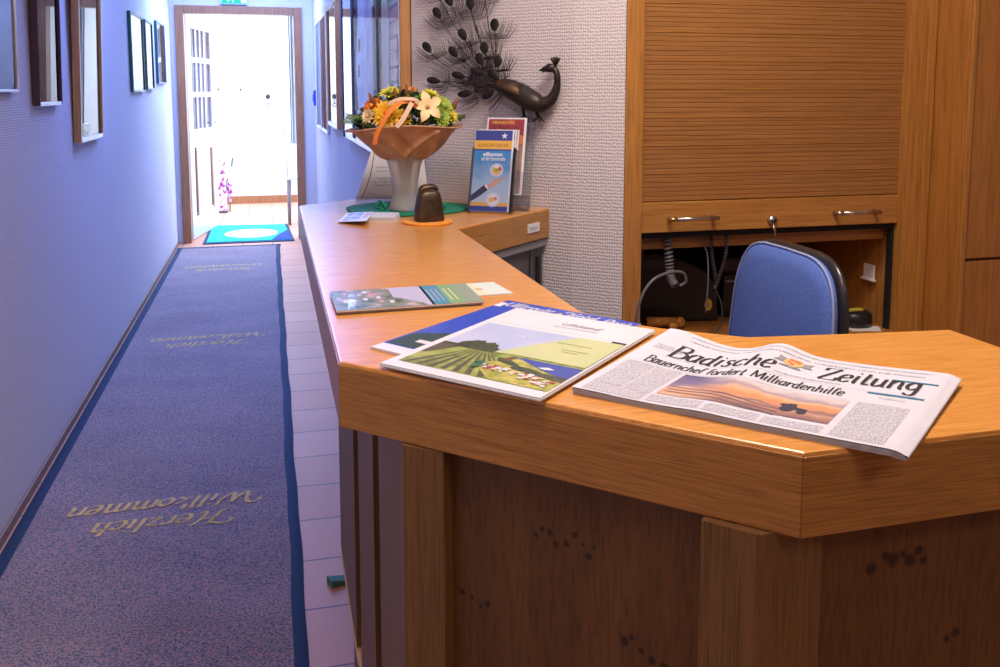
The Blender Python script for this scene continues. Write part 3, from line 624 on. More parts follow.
base = thing('counter_base', (0.35, 1.4, 0), 'brown oak panelled counter front with darker burl panels under the countertop', 'counter')
zt = T - TH
BODY = [(0.142, 0.945), (0.402, 0.668), (0.80, 0.668), (0.80, 0.90), (0.40, 1.1), (0.36, 1.92), (0.36, 2.45), (0.225, 2.46), (0.175, 2.40), (0.175, 1.82), (0.142, 1.82)]
# knots on the burl panels (world positions)
def on45(t, z): # t 0..1 along the 45 degree face
    return (0.142 + 0.26 * t, 0.945 - 0.277 * t, z)
kn = []
def cluster(P0, pts, r):
    for (dx, dz) in pts: kn.append((P0[0] + dx * .7, P0[1] - dx * .72, P0[2] + dz, r * rnd.uniform(.6, 1.25)))
cluster(on45(.50, .885), [(-.035, .0), (-.028, .008), (-.018, .006), (-.012, -.004), (.0, .001), (.008, .012), (.018, .004), (.024, -.006), (.030, .006)], .0045)
cluster(on45(.22, .79), [(-.02, .006), (-.008, .004), (.004, -.004), (.012, .002)], .0045)
cluster(on45(.70, .805), [(-.012, .0), (-.004, .006), (.005, -.003), (.016, -.010), (.03, -.012)], .005)
kn2 = []
for (dx, dz) in ((-.035, .0), (-.02, .01), (-.012, .006), (-.002, .01), (.006, .004), (.014, .012), (.02, .002), (.05, -.08), (.06, -.075)): kn2.append((0.55 + dx, 0.668, .90 + dz, .0065 * rnd.uniform(.6, 1.2)))
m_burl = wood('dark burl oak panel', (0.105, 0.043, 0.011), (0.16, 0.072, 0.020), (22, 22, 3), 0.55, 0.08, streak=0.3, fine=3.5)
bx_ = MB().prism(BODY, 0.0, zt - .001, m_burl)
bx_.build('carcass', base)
def set_knots(m, ks):
    nt = m.node_tree; L = nt.links.new; acc = None; b = nt.nodes['Principled BSDF']; src = b.inputs['Base Color'].links[0].from_socket
    tc = nt.nodes.new('ShaderNodeTexCoord')
    n = nt.nodes.new('ShaderNodeTexNoise'); n.inputs['Scale'].default_value = 90; L(tc.outputs['Object'], n.inputs['Vector'])
    wr = nt.nodes.new('ShaderNodeVectorMath'); wr.operation = 'MULTIPLY_ADD'; L(n.outputs['Color'], wr.inputs[0]); wr.inputs[1].default_value = (.006,) * 3; L(tc.outputs['Object'], wr.inputs[2])
    for (x, y, z, r) in ks:
        dd = nt.nodes.new('ShaderNodeVectorMath'); dd.operation = 'DISTANCE'; L(wr.outputs[0], dd.inputs[0]); dd.inputs[1].default_value = (x + .003, y + .003, z + .003)
        mr = nt.nodes.new('ShaderNodeMapRange'); mr.inputs['From Min'].default_value = r * .55; mr.inputs['From Max'].default_value = r * 1.15; L(dd.outputs['Value'], mr.inputs[0])
        if acc is None: acc = mr.outputs[0]
        else:
            mm = nt.nodes.new('ShaderNodeMath'); mm.operation = 'MULTIPLY'; L(acc, mm.inputs[0]); L(mr.outputs[0], mm.inputs[1]); acc = mm.outputs[0]
    k = nt.nodes.new('ShaderNodeMix'); k.data_type = 'RGBA'; k.inputs['A'].default_value = (.022, .009, .006, 1); L(acc, k.inputs['Factor']); L(src, k.inputs['B']); L(k.outputs['Result'], b.inputs['Base Color'])
ox, oy, oz = base['_o']
set_knots(m_burl, [(x - ox, y - oy, z - oz, r) for x, y, z, r in kn + kn2])
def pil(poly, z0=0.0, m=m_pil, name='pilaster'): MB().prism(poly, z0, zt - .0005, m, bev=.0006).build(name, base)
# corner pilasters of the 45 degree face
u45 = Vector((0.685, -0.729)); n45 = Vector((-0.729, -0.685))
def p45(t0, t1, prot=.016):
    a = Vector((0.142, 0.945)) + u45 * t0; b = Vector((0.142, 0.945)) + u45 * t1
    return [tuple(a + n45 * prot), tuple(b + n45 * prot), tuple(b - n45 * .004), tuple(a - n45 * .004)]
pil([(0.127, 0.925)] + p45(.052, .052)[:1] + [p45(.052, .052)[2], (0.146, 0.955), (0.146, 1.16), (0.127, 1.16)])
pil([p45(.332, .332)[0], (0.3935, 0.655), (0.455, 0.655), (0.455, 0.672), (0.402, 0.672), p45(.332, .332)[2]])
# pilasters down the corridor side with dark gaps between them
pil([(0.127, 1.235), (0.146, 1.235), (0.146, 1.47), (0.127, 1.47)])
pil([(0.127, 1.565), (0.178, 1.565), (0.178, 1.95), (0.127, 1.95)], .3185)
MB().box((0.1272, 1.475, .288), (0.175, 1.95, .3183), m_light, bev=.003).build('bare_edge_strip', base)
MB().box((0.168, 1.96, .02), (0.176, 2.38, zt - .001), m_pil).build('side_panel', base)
# staff side panel of the wing, grey laminate
g = MB(); Xw = frame3((0.404, 1.955, 0), (0.729, 0.685, 0), (0, 0, 1))
wing = thing('wing_cabinet', (0.45, 2.25, 0), 'dark grey laminate cabinet under the short wing of the countertop', 'cabinet')
MB().prism([(0.408, 1.965), (0.674, 2.213), (0.39, 2.496), (0.37, 2.45), (0.37, 1.97)], 0, zt - .0015, m_grey).build('body', wing)
MB().box((.01, zt - .022, .001), (.375, zt - .003, .008), m_greyl, Xw, bev=.001).build('top_rail', wing)
MB().box((.335, .10, -.001), (.352, zt - .045, .003), m_blackm, Xw).box((.30, .10, .0005), (.302, zt - .03, .003), m_blackm, Xw).build('handle_slot', wing)

# green rubber wedge on the tiles
wd = MB().prism([(-.03, 0), (.03, 0), (.03, .006), (-.03, .022)], -.018, .018, mat('green rubber', (0.06, 0.22, 0.15), 0.6), Matrix.Translation((0.148, 2.36, 0)) @ Matrix.Rotation(R(20), 4, 'Z') @ Matrix.Rotation(R(90), 4, 'X'), bev=.002)
tag(wd.build('door_wedge', None, (0.148, 2.36, 0)), 'small green rubber door wedge on the tiles beside the counter', 'door wedge')

# ================================================================== OFFICE CABINETS BEHIND
def roller_cabinet():
    r = thing('roller_cabinet', (1.27, 2.3, 0), 'oak office cabinet with half-open roller shutter behind the blue chair', 'cabinet')
    y = 2.10
    MB().box((0.845, y - .02, 0), (0.892, y + .5, 2.45), m_oakv, bev=.002).build('side_upright', r)
    MB().box((1.648, y - .02, 0), (1.70, y + .5, 2.45), m_oakv, bev=.002).box((1.70, y - .028, 0), (1.722, y + .02, 2.45), m_oakv, bev=.002).build('side_upright', r)
    MB().box((0.892, y + .47, 0), (1.648, y + .5, 2.45), m_blackm).build('back_panel', r)
    MB().box((0.892, y - .0, 2.38), (1.648, y + .47, 2.45), m_oakh).build('top_panel', r)
    # shutter : slats and a bottom rail with two bar handles and a lock
    s = MB(); pitch = 0.0118; z = 1.051; i = 0
    while z < 2.38:
        dz = pitch - .0012
        s.add([(0.8925, y + .0072, z), (1.6475, y + .0072, z), (1.6475, y + .006, z + .0012), (0.8925, y + .006, z + .0012), (1.6475, y + .006, z + dz - .0008), (0.8925, y + .006, z + dz - .0008), (1.6475, y + .0072, z + dz), (0.8925, y + .0072, z + dz), (1.6475, y + .0072, z + pitch), (0.8925, y + .0072, z + pitch)],
              [(0, 1, 2, 3), (3, 2, 4, 5), (5, 4, 6, 7), (7, 6, 8, 9)], m_slat)
        z += pitch; i += 1
        if i % 6 == 0: s.box((0.893, y + .0045, z - .0015), (1.647, y + .008, z + .0008), m_oakh)
    s.box((0.8925, y + .010, 1.05), (1.6475, y + .016, 2.38), m_slat)
    sh = s.build('roller_shutter', r)
    MB().box((0.893, y - .004, .972), (1.647, y + .016, 1.049), m_oakh, bev=.002).build('bottom_rail', r)
    for (x0_, x1_) in ((0.966, 1.098), (1.442, 1.574)):
        h = MB().tube([(x0_, y - .030, 1.008), (x1_, y - .030, 1.008)], .0055, m_steel, 12).tube([(x0_ + .006, y - .030, 1.008), (x0_ + .006, y - .003, 1.008)], .005, m_steel).tube([(x1_ - .006, y - .030, 1.008), (x1_ - .006, y - .003, 1.008)], .005, m_steel)
        h.tube([(x0_ - .001, y - .030, 1.008), (x0_ + .016, y - .030, 1.008)], .0066, m_brass if x0_ < 1.2 else m_steel, 12)
        h.build('bar_handle', r)
    lk = MB().tube([(1.262, y - .016, .994), (1.262, y - .003, .994)], .012, m_steel, 16).tube([(1.262, y - .020, .994), (1.262, y - .015, .994)], .006, m_dsteel, 12); lk.build('lock', r)
    ky = MB().box((1.2600, y - .030, .958), (1.2612, y - .020, .988), m_steel).tube([(1.2606, y - .028, .955), (1.2606, y - .016, .99)], .0022, m_steel).build('key', r)
    MB().box((0.892, y + .012, .955), (1.648, y + .03, .972), m_blackm).build('shadow_gap', r)  # solid black strip standing in for the shade in the gap
    MB().box((0.893, y + .045, .921), (1.647, y + .46, .953), m_oakh, bev=.002).build('shelf', r)
    MB().box((0.892, y - .018, .648), (1.648, y + .47, .672), m_oakh, bev=.002).build('desk_board', r)
    MB().box((1.640, y + .01, .672), (1.648, y + .03, .955), m_blackm).build('shutter_track', r)
    MB().box((0.892, y + .35, 0), (1.648, y + .37, .648), m_side).build('modesty_panel', r)
roller_cabinet()
def tall_cabinet():
    r = thing('tall_cabinet', (2.4, 2.3, 0), 'tall oak cupboard with two flush doors at the right, beside the roller cabinet', 'cupboard')
    MB().prism([(1.7225, 2.10), (1.738, 1.975), (1.758, 1.975), (1.758, 1.995), (3.2, 1.995), (3.2, 2.6), (1.7225, 2.6)], 0, 2.45, m_side, bev=.002).build('carcass', r)
    MB().box((1.742, 1.966, 0), (1.757, 1.976, 2.45), m_oakv, bev=.003).build('edge_strip', r)
    MB().box((1.760, 1.972, .890), (2.4, 1.994, 2.44), m_side, bev=.002).build('door', r)
    MB().box((1.760, 1.972, .08), (2.4, 1.994, .882), m_side, bev=.002).build('door', r)
    MB().box((2.404, 1.972, .08), (3.19, 1.994, 2.44), m_side, bev=.002).build('door', r)
tall_cabinet()

# things inside the roller cabinet ------------------------------------------------
DZ = .672
dv = thing('fax_machine', (1.11, 2.42, DZ), 'black curved desktop machine with round yellow sticker inside the cabinet', 'machine')
prof = [(-.13, 0), (.130, 0), (.125, .10), (.085, .148), (.02, .180), (-.06, .20), (-.13, .195)]
MB().prism(prof, -.10, .10, m_black, Matrix.Translation((1.115, 2.425, DZ + .001)) @ Matrix.Rotation(R(-8), 4, 'Z') @ Matrix.Rotation(R(90), 4, 'X'), bev=.006).build('body', dv)
Xy = Matrix.Translation((1.115, 2.425, DZ + .001)) @ Matrix.Rotation(R(-8), 4, 'Z')
MB().box((-.10, -.104, .160), (.0, -.098, .185), mat('dark grey screen', (.05, .045, .055), .3), Xy, bev=.002).build('display', dv)
yk = MB().tube([(.085, -.1025, .045), (.085, -.1005, .045)], .0001 or .01, m_black)
yk = MB(); yk.add([tuple(Xy @ Vector((.100 + .011 * math.cos(a), -.1015, .048 + .017 * math.sin(a)))) for a in [i * math.pi / 10 for i in range(20)]], [tuple(range(20))], mat('yellow sticker', (.75, .42, .01), .5))
yk.add([tuple(Xy @ Vector(q)) for q in ((.096, -.102, .042), (.105, -.102, .042), (.102, -.102, .058), (.097, -.102, .054))], [(0, 1, 2, 3)], m_gink)
yk.build('sticker', dv)
pr = thing('printer', (1.38, 2.42, DZ), 'black boxy printer behind the coiled cords, left of the blue chair', 'printer')
MB().box((1.262, 2.34, DZ), (1.50, 2.54, DZ + .125), m_black, bev=.005).build('body', pr)
MB().box((1.265, 2.336, DZ + .105), (1.49, 2.342, DZ + .111), m_greyl, bev=.001).build('trim_line', pr)
MB().box((1.272, 2.36, DZ + .125), (1.49, 2.53, DZ + .170), mat('dark printer lid', (.03, .028, .035), .35), bev=.008).build('lid', pr)
pg = thing('wooden_peg', (1.04, 2.27, DZ), 'orange wooden peg lying in front of the black machine', 'peg')
MB().tube([(1.000, 2.285, DZ + .018), (1.080, 2.268, DZ + .018)], [.014, .013], noisy('orange wood', [(.3, (.42, .17, .03)), (.7, (.65, .30, .07))], 60, .4)).build('shaft', pg)
MB().sphere((1.088, 2.262, DZ + .017), (.017, .014, .016), MATS['orange wood']).sphere((1.062, 2.247, DZ + .012), (.014, .01, .011), MATS['orange wood']).build('knob', pg)
dp = thing('tape_dispenser', (1.555, 2.14, DZ), 'black device with yellow top standing on a white sheet in the cabinet', 'device')
MB().lathe([(.0, .003), (.040, .003), (.044, .012), (.042, .036), (.034, .044), (.0, .046)], m_black, 28, Matrix.Translation((1.580, 2.160, DZ)), sx=1.0, sy=.8).build('body', dp)
MB().box((1.552, 2.155, DZ + .0445), (1.596, 2.171, DZ + .0505), mat('yellow green plastic', (.55, .50, .05), .4), bev=.001).build('top_strip', dp)
wm = MB()
for k_, (dx, w_) in enumerate(((-.016, .008), (-.006, .010), (.008, .007))): wm.sphere((1.583 + dx, 2.128 + abs(dx) * .1, DZ + .024 + .003 * (k_ % 2)), (w_ * .5, .0016, .0035), m_paper)
wm.build('white_marks', dp)
tag(MB().prism([(1.535, 2.118), (1.615, 2.098), (1.635, 2.14), (1.54, 2.20)], DZ, DZ + .0015, m_paper).build('paper_sheet', None, (1.56, 2.14, DZ)), 'white paper sheet under the black device on the cabinet desk', 'paper')
cl = thing('label_clip', (1.635, 2.2, .80), 'white paper label clipped to the right inside wall of the cabinet', 'label')
MB().box((1.634, 2.17, .80), (1.6395, 2.215, .84), m_paper, bev=.001).build('label_card', cl)
MB().box((1.628, 2.165, .795), (1.6395, 2.22, .801), m_paper, bev=.001).build('holder_lip', cl)

def coil(pts, r, wire, turns, m, mb=None):
    P_ = catmull(pts, 10); n = len(P_); L_ = []; N = turns * 9
    for i in range(N + 1):
        t = i / N * (n - 1); k = min(int(t), n - 2); p_ = P_[k].lerp(P_[k + 1], t - k); tg = (P_[k + 1] - P_[k]).normalized()
        s_ = tg.orthogonal().normalized(); w_ = tg.cross(s_); a = 2 * math.pi * turns * i / N
        # keep a stable frame
        ref = Vector((1, 0, 0)); s_ = (ref - tg * ref.dot(tg)).normalized(); w_ = tg.cross(s_)
        L_.append(p_ + (s_ * math.cos(a) + w_ * math.sin(a)) * r)
    mb = mb or MB(); mb.tube(L_, wire, m, 6); return mb
c1 = coil([(0.985, 2.13, .955), (0.986, 2.12, .90), (0.988, 2.115, .855), (0.995, 2.10, .832)], .0095, .0030, 17, m_cable)
tag(c1.build('coiled_cord', None, (0.985, 2.13, .955)), 'thick grey coiled cord hanging at the left under the roller shutter', 'cord', 'coiled cords hanging in the cabinet')
c2 = coil([(1.108, 2.13, .955), (1.110, 2.125, .90), (1.118, 2.12, .845), (1.12, 2.12, .80)], .005, .0016, 26, m_coil)
tag(c2.build('coiled_cord', None, (1.108, 2.13, .955)), 'thin dark coiled cord hanging straight beside the printer', 'cord', 'coiled cords hanging in the cabinet')
c3 = coil([(1.148, 2.12, .955), (1.143, 2.115, .90), (1.125, 2.11, .85), (1.112, 2.11, .815)], .005, .0016, 26, m_coil)
c3.tube(catmull([(1.112, 2.11, .815), (1.128, 2.10, .775), (1.12, 2.09, .72), (1.08, 2.09, DZ + .012), (1.04, 2.09, DZ + .006)], 8), .0022, m_coil)
tag(c3.build('coiled_cord', None, (1.148, 2.12, .955)), 'thin grey coiled cord slanting across the straight dark one, looping down', 'cord', 'coiled cords hanging in the cabinet')
k1 = MB().tube(catmull([(0.994, 2.07, .838), (1.008, 2.065, .850), (0.996, 2.06, .874), (0.955, 2.05, .878), (0.905, 2.04, .862), (0.872, 2.035, .815), (0.862, 2.04, .74), (0.864, 2.05, .60)], 8), .0038, m_cable)
tag(k1.build('cable', None, (0.9, 2.05, .60)), 'grey cable arching out of the cabinet over its left upright', 'cable')
k2 = MB().tube(catmull([(1.075, 2.13, .95), (1.095, 2.125, .91), (1.098, 2.12, .84), (1.094, 2.12, .75)], 8), .0022, m_cable)
tag(k2.build('cable', None, (1.08, 2.13, .95)), 'thin straight grey cable hanging left of the thin coiled cords', 'cable')
k3 = MB().tube(catmull([(0.925, 2.15, .955), (0.924, 2.15, .90), (0.905, 2.16, .84), (0.90, 2.17, .78)], 6), .0022, m_coil)
tag(k3.build('cable', None, (0.925, 2.15, .9)), 'thin dark cable hanging at the far left inside the cabinet', 'cable')
k4 = MB().tube(catmull([(0.925, 2.24, .755), (0.938, 2.24, .768), (0.950, 2.24, .745), (0.960, 2.24, .70), (0.99, 2.24, DZ + .006)], 6), .003, m_cable)
tag(k4.build('cable', None, (0.94, 2.24, .7)), 'short bent grey cable beside the orange wooden peg', 'cable')

# ------------------------------------------------------------------ blue office chair
def chair():
    r = thing('office_chair', (0.98, 1.62, 0), 'blue office chair with black plastic back shell standing behind the counter', 'chair')
    # back outline in local (s, z): s runs from the far edge (0) to the near edge (.40)
    def outline(g):   # g grows the outline
        pts = []
        w, zb, zt_ = .386 + 2 * g, .56 - g, .998 + g
        n = 40
        for i in range(n):
            a = 2 * math.pi * i / n; e = 0.42
            cx, cz = math.cos(a), math.sin(a)
            hw = w / 2
            x = hw * math.copysign(abs(cx) ** e, cx); z = (zb + zt_) / 2 + (zt_ - zb) / 2 * math.copysign(abs(cz) ** (.5 if cz > 0 else .6), cz)
            x *= 1 - 0.08 * max(0, (z - .80) / .2) ** 2          # narrower towards the top
            x -= max(0, .96 - z) * .10                            # the back is tipped slightly sideways
            pts.append((x, z))
        return pts
    yc = 1.676
    def P3(s_, z, off):  # s_ : + towards the camera
        lean = (z - .6) * 0.02
        bow = .004 * (s_ / .2) ** 2
        return (1.035 + off + lean - bow, yc - s_, z)
    def shell(g, o0, o1, m, dome):
        mb = MB(); o = outline(g); n = len(o); rings = []
        vs = []; spec = [(.0, o0 - dome), (.5, o0 - dome * .85), (.85, o0 - dome * .5), (.97, o0 - dome * .12), (1.0, o0 + .006), (1.0, o1 - .004), (.95, o1)]
        cx, cz = 0, .78
        for sc, off in spec:
            for (x, z) in o: vs.append(P3(cx + (x - cx) * sc if sc else 0, cz + (z - cz) * sc if sc else cz, off))
        fs = [(i * n + j, i * n + (j + 1) % n, (i + 1) * n + (j + 1) % n, (i + 1) * n + j) for i in range(len(spec) - 1) for j in range(n)]
        fs.append(tuple((len(spec) - 1) * n + j for j in range(n)))
        mb.add(vs, fs, m, True); return mb
    cush = shell(0, 0, .018, m_blue, .016)
    bk = cush.build('back_cushion', r)
    pipe = MB().tube([P3(x, z, .004) for x, z in outline(.001)] + [P3(*outline(.001)[0], .004)], .003, m_piping, 6); pipe.build('piping', bk)
    sh_ = shell(.008, .022, .038, m_shell, .0); sh_.build('back_shell', r)
    MB().tube(catmull([(1.10, yc, .70), (1.13, yc, .55), (1.08, yc, .44), (0.95, yc, .41)], 6), .022, m_black, flat=(1, .5)).build('back_strut', r)
    MB().prism([(.0, -.22), (.0 + .10, -.235), (.40, -.23), (.46, -.15), (.46, .15), (.40, .23), (.10, .235), (0, .22)], .42, .485, m_blue, Matrix.Translation((0.57, yc, 0)), bev=.018).build('seat_cushion', r)
    MB().tube([(0.82, yc, .09), (0.82, yc, .42)], .025, m_dsteel, 16).build('gas_column', r)
    for k_ in range(5):
        a = 2 * math.pi * k_ / 5 + .3; e = (0.82 + .27 * math.cos(a), yc + .27 * math.sin(a))
        lg = MB().tube([(0.82, yc, .115), (e[0], e[1], .075)], [.024, .016], m_black).build('leg', r)
        MB().tube([(e[0] - .012, e[1], .027), (e[0] + .012, e[1], .027)], .027, m_black, 16).build('caster', lg)
chair()
# ================================================================== THINGS ON THE COUNTER
# ---- newspaper
def newspaper():
    o = Vector((0.283, 0.828)); u = Vector((0.212, -0.221)).normalized(); v = Vector((0.180, 0.154)).normalized()
    Wn, Hn = 0.306, 0.232
    r = thing('newspaper', (0.48, 0.82, T), 'folded Badische Zeitung newspaper with tractor photo lying on the counter', 'newspaper')
    def bump(s_, t_):   # s_ 0..1 across, t_ 0..1 up
        k = .12 + .88 * max(t_, 0) ** 1.2
        return k * (.0105 * math.exp(-((s_ - .43) / .085) ** 2) + .009 * math.exp(-((s_ - .02) / .12) ** 2) - .0030 * math.exp(-((s_ - .26) / .1) ** 2) + .004 * math.exp(-((s_ - 1.0) / .2) ** 2)) + .001 * k
    BASE = .0062
    def F(x, y, lift=0.0, base=BASE):
        s_, t_ = x / Wn, y / Hn
        uu = o + u * x * (1 + .016 * t_) + v * y
        edge = -.003 * max(0, (s_ - .96) / .04) ** 2                    # rolls down at the right fold
        return (uu.x, uu.y, T + base + bump(s_, t_) + edge + lift)
    # inner pages : several thin sheets whose edges show
    for k_ in range(4):
        g = MB(); zz = .0008 + k_ * .0013; ins = .0008 + .0010 * (3 - k_)
        f_ = lambda a, b, zz=zz, ins=ins, k_=k_: F((Wn - ins * 1.2 + .003 * math.sin(k_)) * a + ins * .2, (Hn - ins) * b + ins * .25, -BASE + zz - bump(a, b) * (.45 - .1 * k_))
        g.grid(f_, 60, 8, m_news); h_ = lambda a, b, f_=f_: tuple(Vector(f_(a, b)) + Vector((0, 0, -.0006)))
        g.grid(h_, 60, 8, m_news)
        for sd in (lambda a, b, f_=f_, h_=h_: (f_ if b > .5 else h_)(a, 0), lambda a, b, f_=f_, h_=h_: (f_ if b > .5 else h_)(1, a), lambda a, b, f_=f_, h_=h_: (f_ if b > .5 else h_)(a, 1), lambda a, b, f_=f_, h_=h_: (f_ if b > .5 else h_)(0, a)): g.grid(sd, 40, 1, m_news)
        g.build('inner_page', r)
    a_ = math.atan2(u.y, u.x)
    m_txt = print_text('newsprint columns', (0.59, 0.61, 0.70), (0.25, 0.25, 0.31), 900, 380, rot=-a_, thr=.52)
    pg_ = MB().grid(lambda a, b: F(a * Wn, b * Hn), 120, 24, m_news)
    pg_.grid(lambda a, b: tuple(Vector(F(a * Wn, b * Hn)) + Vector((0, 0, -.0008))), 120, 24, m_news)
    def fold(a, b): # a along y, b around
        q = F(Wn, a * Hn); an = math.pi * b; return (q[0] + u.x * .003 * math.sin(an), q[1] + u.y * .003 * math.sin(an), q[2] - .0018 * (1 - math.cos(an)))
    pg_.grid(lambda a, b: fold(a, b), 24, 6, m_news)
    front = pg_.build('front_page', r)
    def region(x0, x1, y0, y1, m, n=40, lift=.0003, mb=None, k=6): return (mb or MB()).grid(lambda a, b: F(x0 + (x1 - x0) * a, y0 + (y1 - y0) * b, lift), n, k, m)
    tx = MB()
    for (x0, x1, y0, y1) in ((.009, .040, .026, .104), (.042, .070, .026, .104), (.009, .070, .004, .024), (.074, .126, .006, .026), (.130, .180, .006, .024), (.184, .236, .006, .022), (.243, .288, .006, .105)): region(x0, x1, y0, y1, m_txt, 16, mb=tx)
    region(.030, .285, .219, .2225, m_txt, mb=tx); region(.03, .286, .1405, .1410, m_gink, mb=tx)
    region(.010, .235, .1055, .1060, m_gink, mb=tx); region(.012, .045, .158, .172, m_txt, 12, mb=tx); region(.150, .215, .147, .151, m_txt, mb=tx)
    region(.243, .293, .134, .139, m_teal, mb=tx); region(.254, .296, .184, .189, m_teal, mb=tx)
    tx.build('columns', front)
    hd = MB()
    put(hd, nib('Badische', .058, .12, .022, .0, 0, .055), lambda x, y: F(.034 + x, .143 + y + .03 * x, .0006), m_ink, width=.112)
    hd.build('masthead', front); hd = MB()
    put(hd, nib('Zeitung', .058, .12, .022, .0, 0, .055), lambda x, y: F(.188 + x, .157 + y - .0 * x, .0006), m_ink, width=.096)
    hd.build('masthead', front)
    hl = MB(); put(hl, nib('Bauernchef fordert', .030, .12, .03, .0, 0, .05), lambda x, y: F(.022 + x, .111 + y, .0006), m_ink, width=.108)
    put(hl, nib('Milliardenhilfe', .030, .12, .03, .0, 0, .05), lambda x, y: F(.136 + x, .113 + y, .0006), m_ink, width=.090); hl.build('headline', front)
    st2 = MB(); put(st2, sans('Todtnau', .006, .0), lambda x, y: F(.255 + x, .122 + y, .0006), m_gink, width=.024); st2.build('column_title', front)
    sl = MB(); put(sl, sans('UNABHÄNGIGE TAGESZEITUNG FÜR SÜDBADEN UND DIE REGION', .005, .01), lambda x, y: F(.035 + x, .205 + y, .0006), m_gink, width=.245); sl.build('top_line', front)
    # colour photograph : orange smoke over a field with a tractor
    ph = MB(); X0, X1, Y0, Y1 = .075, .236, .030, .102
    m, nt, b = _new('tractor photo'); L = nt.links.new
    sky = (0.22, 0.20, 0.30); smoke = (0.80, 0.34, 0.14); soil_ = (0.33, 0.17, 0.14); tan = (0.62, 0.38, 0.26)
    # position along and across the page from object space
    tc = nt.nodes.new('ShaderNodeTexCoord')
    def dotn(vec, off):
        d1 = nt.nodes.new('ShaderNodeVectorMath'); d1.operation = 'DOT_PRODUCT'; L(tc.outputs['Object'], d1.inputs[0]); d1.inputs[1].default_value = (vec.x, vec.y, 0)
        s1 = nt.nodes.new('ShaderNodeMath'); s1.operation = 'ADD'; L(d1.outputs['Value'], s1.inputs[0]); s1.inputs[1].default_value = off; return s1.outputs[0]
    w_ = Vector((-u.y, u.x)); ro = Vector((0.48, 0.82)) - o
    cX = dotn(u, ro.dot(u)); cY = dotn(w_, ro.dot(w_))
    cb = nt.nodes.new('ShaderNodeCombineXYZ'); L(cX, cb.inputs[0]); L(cY, cb.inputs[1])
    n = nt.nodes.new('ShaderNodeTexNoise'); n.inputs['Scale'].default_value = 28; n.inputs['Detail'].default_value = 4; L(cb.outputs[0], n.inputs['Vector'])
    ad = nt.nodes.new('ShaderNodeMath'); ad.operation = 'MULTIPLY_ADD'; L(n.outputs[0], ad.inputs[0]); ad.inputs[1].default_value = .5
    mr = nt.nodes.new('ShaderNodeMapRange'); L(cY, mr.inputs[0]); mr.inputs['From Min'].default_value = Y0; mr.inputs['From Max'].default_value = Y1; mr.inputs['To Min'].default_value = -.25; mr.inputs['To Max'].default_value = .75; mr.clamp = False
    L(mr.outputs[0], ad.inputs[2])
    col = ramp(nt, ad.outputs[0], [(0.0, (.16, .10, .13)), (0.14, soil_), (0.24, (.50, .30, .22)), (0.32, (0.24, 0.13, 0.13)), (0.40, (.56, .26, .15)), (0.52, (.66, .27, .11)), (0.64, (0.70, 0.42, 0.27)), (0.76, (0.34, 0.27, 0.32)), (0.90, (0.58, 0.52, 0.54))])
    col2 = ramp(nt, ad.outputs[0], [(0.0, tan), (0.2, (0.55, 0.32, 0.24)), (0.38, tan), (0.45, (0.30, 0.22, 0.28)), (0.62, (0.17, 0.14, 0.27)), (0.9, (0.12, 0.10, 0.22))])
    mr2 = nt.nodes.new('ShaderNodeMapRange'); L(cX, mr2.inputs[0]); mr2.inputs['From Min'].default_value = X0 + .025; mr2.inputs['From Max'].default_value = X0 + .065
    mx = nt.nodes.new('ShaderNodeMix'); mx.data_type = 'RGBA'; L(mr2.outputs[0], mx.inputs['Factor']); L(col2, mx.inputs['A']); L(col, mx.inputs['B']); L(mx.outputs['Result'], b.inputs['Base Color']); b.inputs['Roughness'].default_value = .7
    region(X0, X1, Y0, Y1, m, 60, .0005, ph, 12)
    tr = mat('dark tractor print', (0.035, 0.03, 0.06), .7)
    for (cx, cy, rx, ry) in ((.194, .050, .0065, .0075), (.208, .047, .0045, .005), (.190, .060, .005, .004)): ph.add([F(cx + rx * math.cos(a), cy + ry * math.sin(a), .0008) for a in [i * math.pi / 8 for i in range(16)]], [tuple(range(16))], tr)
    ph.add([F(*q, .0008) for q in ((.188, .054), (.192, .066), (.199, .067), (.201, .058), (.212, .056), (.211, .050), (.196, .051))], [(0, 1, 2, 3, 4, 5, 6)], tr)
    for k_ in range(3): ph.grid(lambda a, b, k_=k_: F(X0 + .004 + .11 * a, .040 + k_ * .008 - .012 * a * a + .002 * b, .0007), 16, 1, mat('plough line %d' % k_, (0.16, 0.09, 0.11), .7))
    ph.build('photo', front)
    # crest between the two words
    cr = MB(); rd = mat('crest red', (.62, .16, .08), .7); gd = mat('crest gold', (.62, .45, .18), .7)
    cr.add([F(.158 + .010 * math.cos(a), .186 + .012 * math.sin(a), .0006) for a in [i * math.pi / 8 for i in range(16)]], [tuple(range(16))], gd)
    cr.add([F(.158 + q[0], .186 + q[1], .0008) for q in ((-.006, .008), (.006, .008), (.006, -.002), (0, -.009), (-.006, -.002))], [(0, 1, 2, 3, 4)], rd)
    for sg in (-1, 1):
        cr.add([F(.158 + sg * q[0], .186 + q[1], .0007) for q in ((.009, .006), (.018, .010), (.016, .002), (.020, -.006), (.010, -.006))], [(0, 1, 2, 3, 4)], m_gink)
    cr.add([F(.146 + .024 * q[0], .170 + q[1], .0008) for q in ((0, 0), (1, 0), (.9, .003), (.1, .003))], [(0, 1, 2, 3)], m_gink)
    cr.build('crest', front)
newspaper()

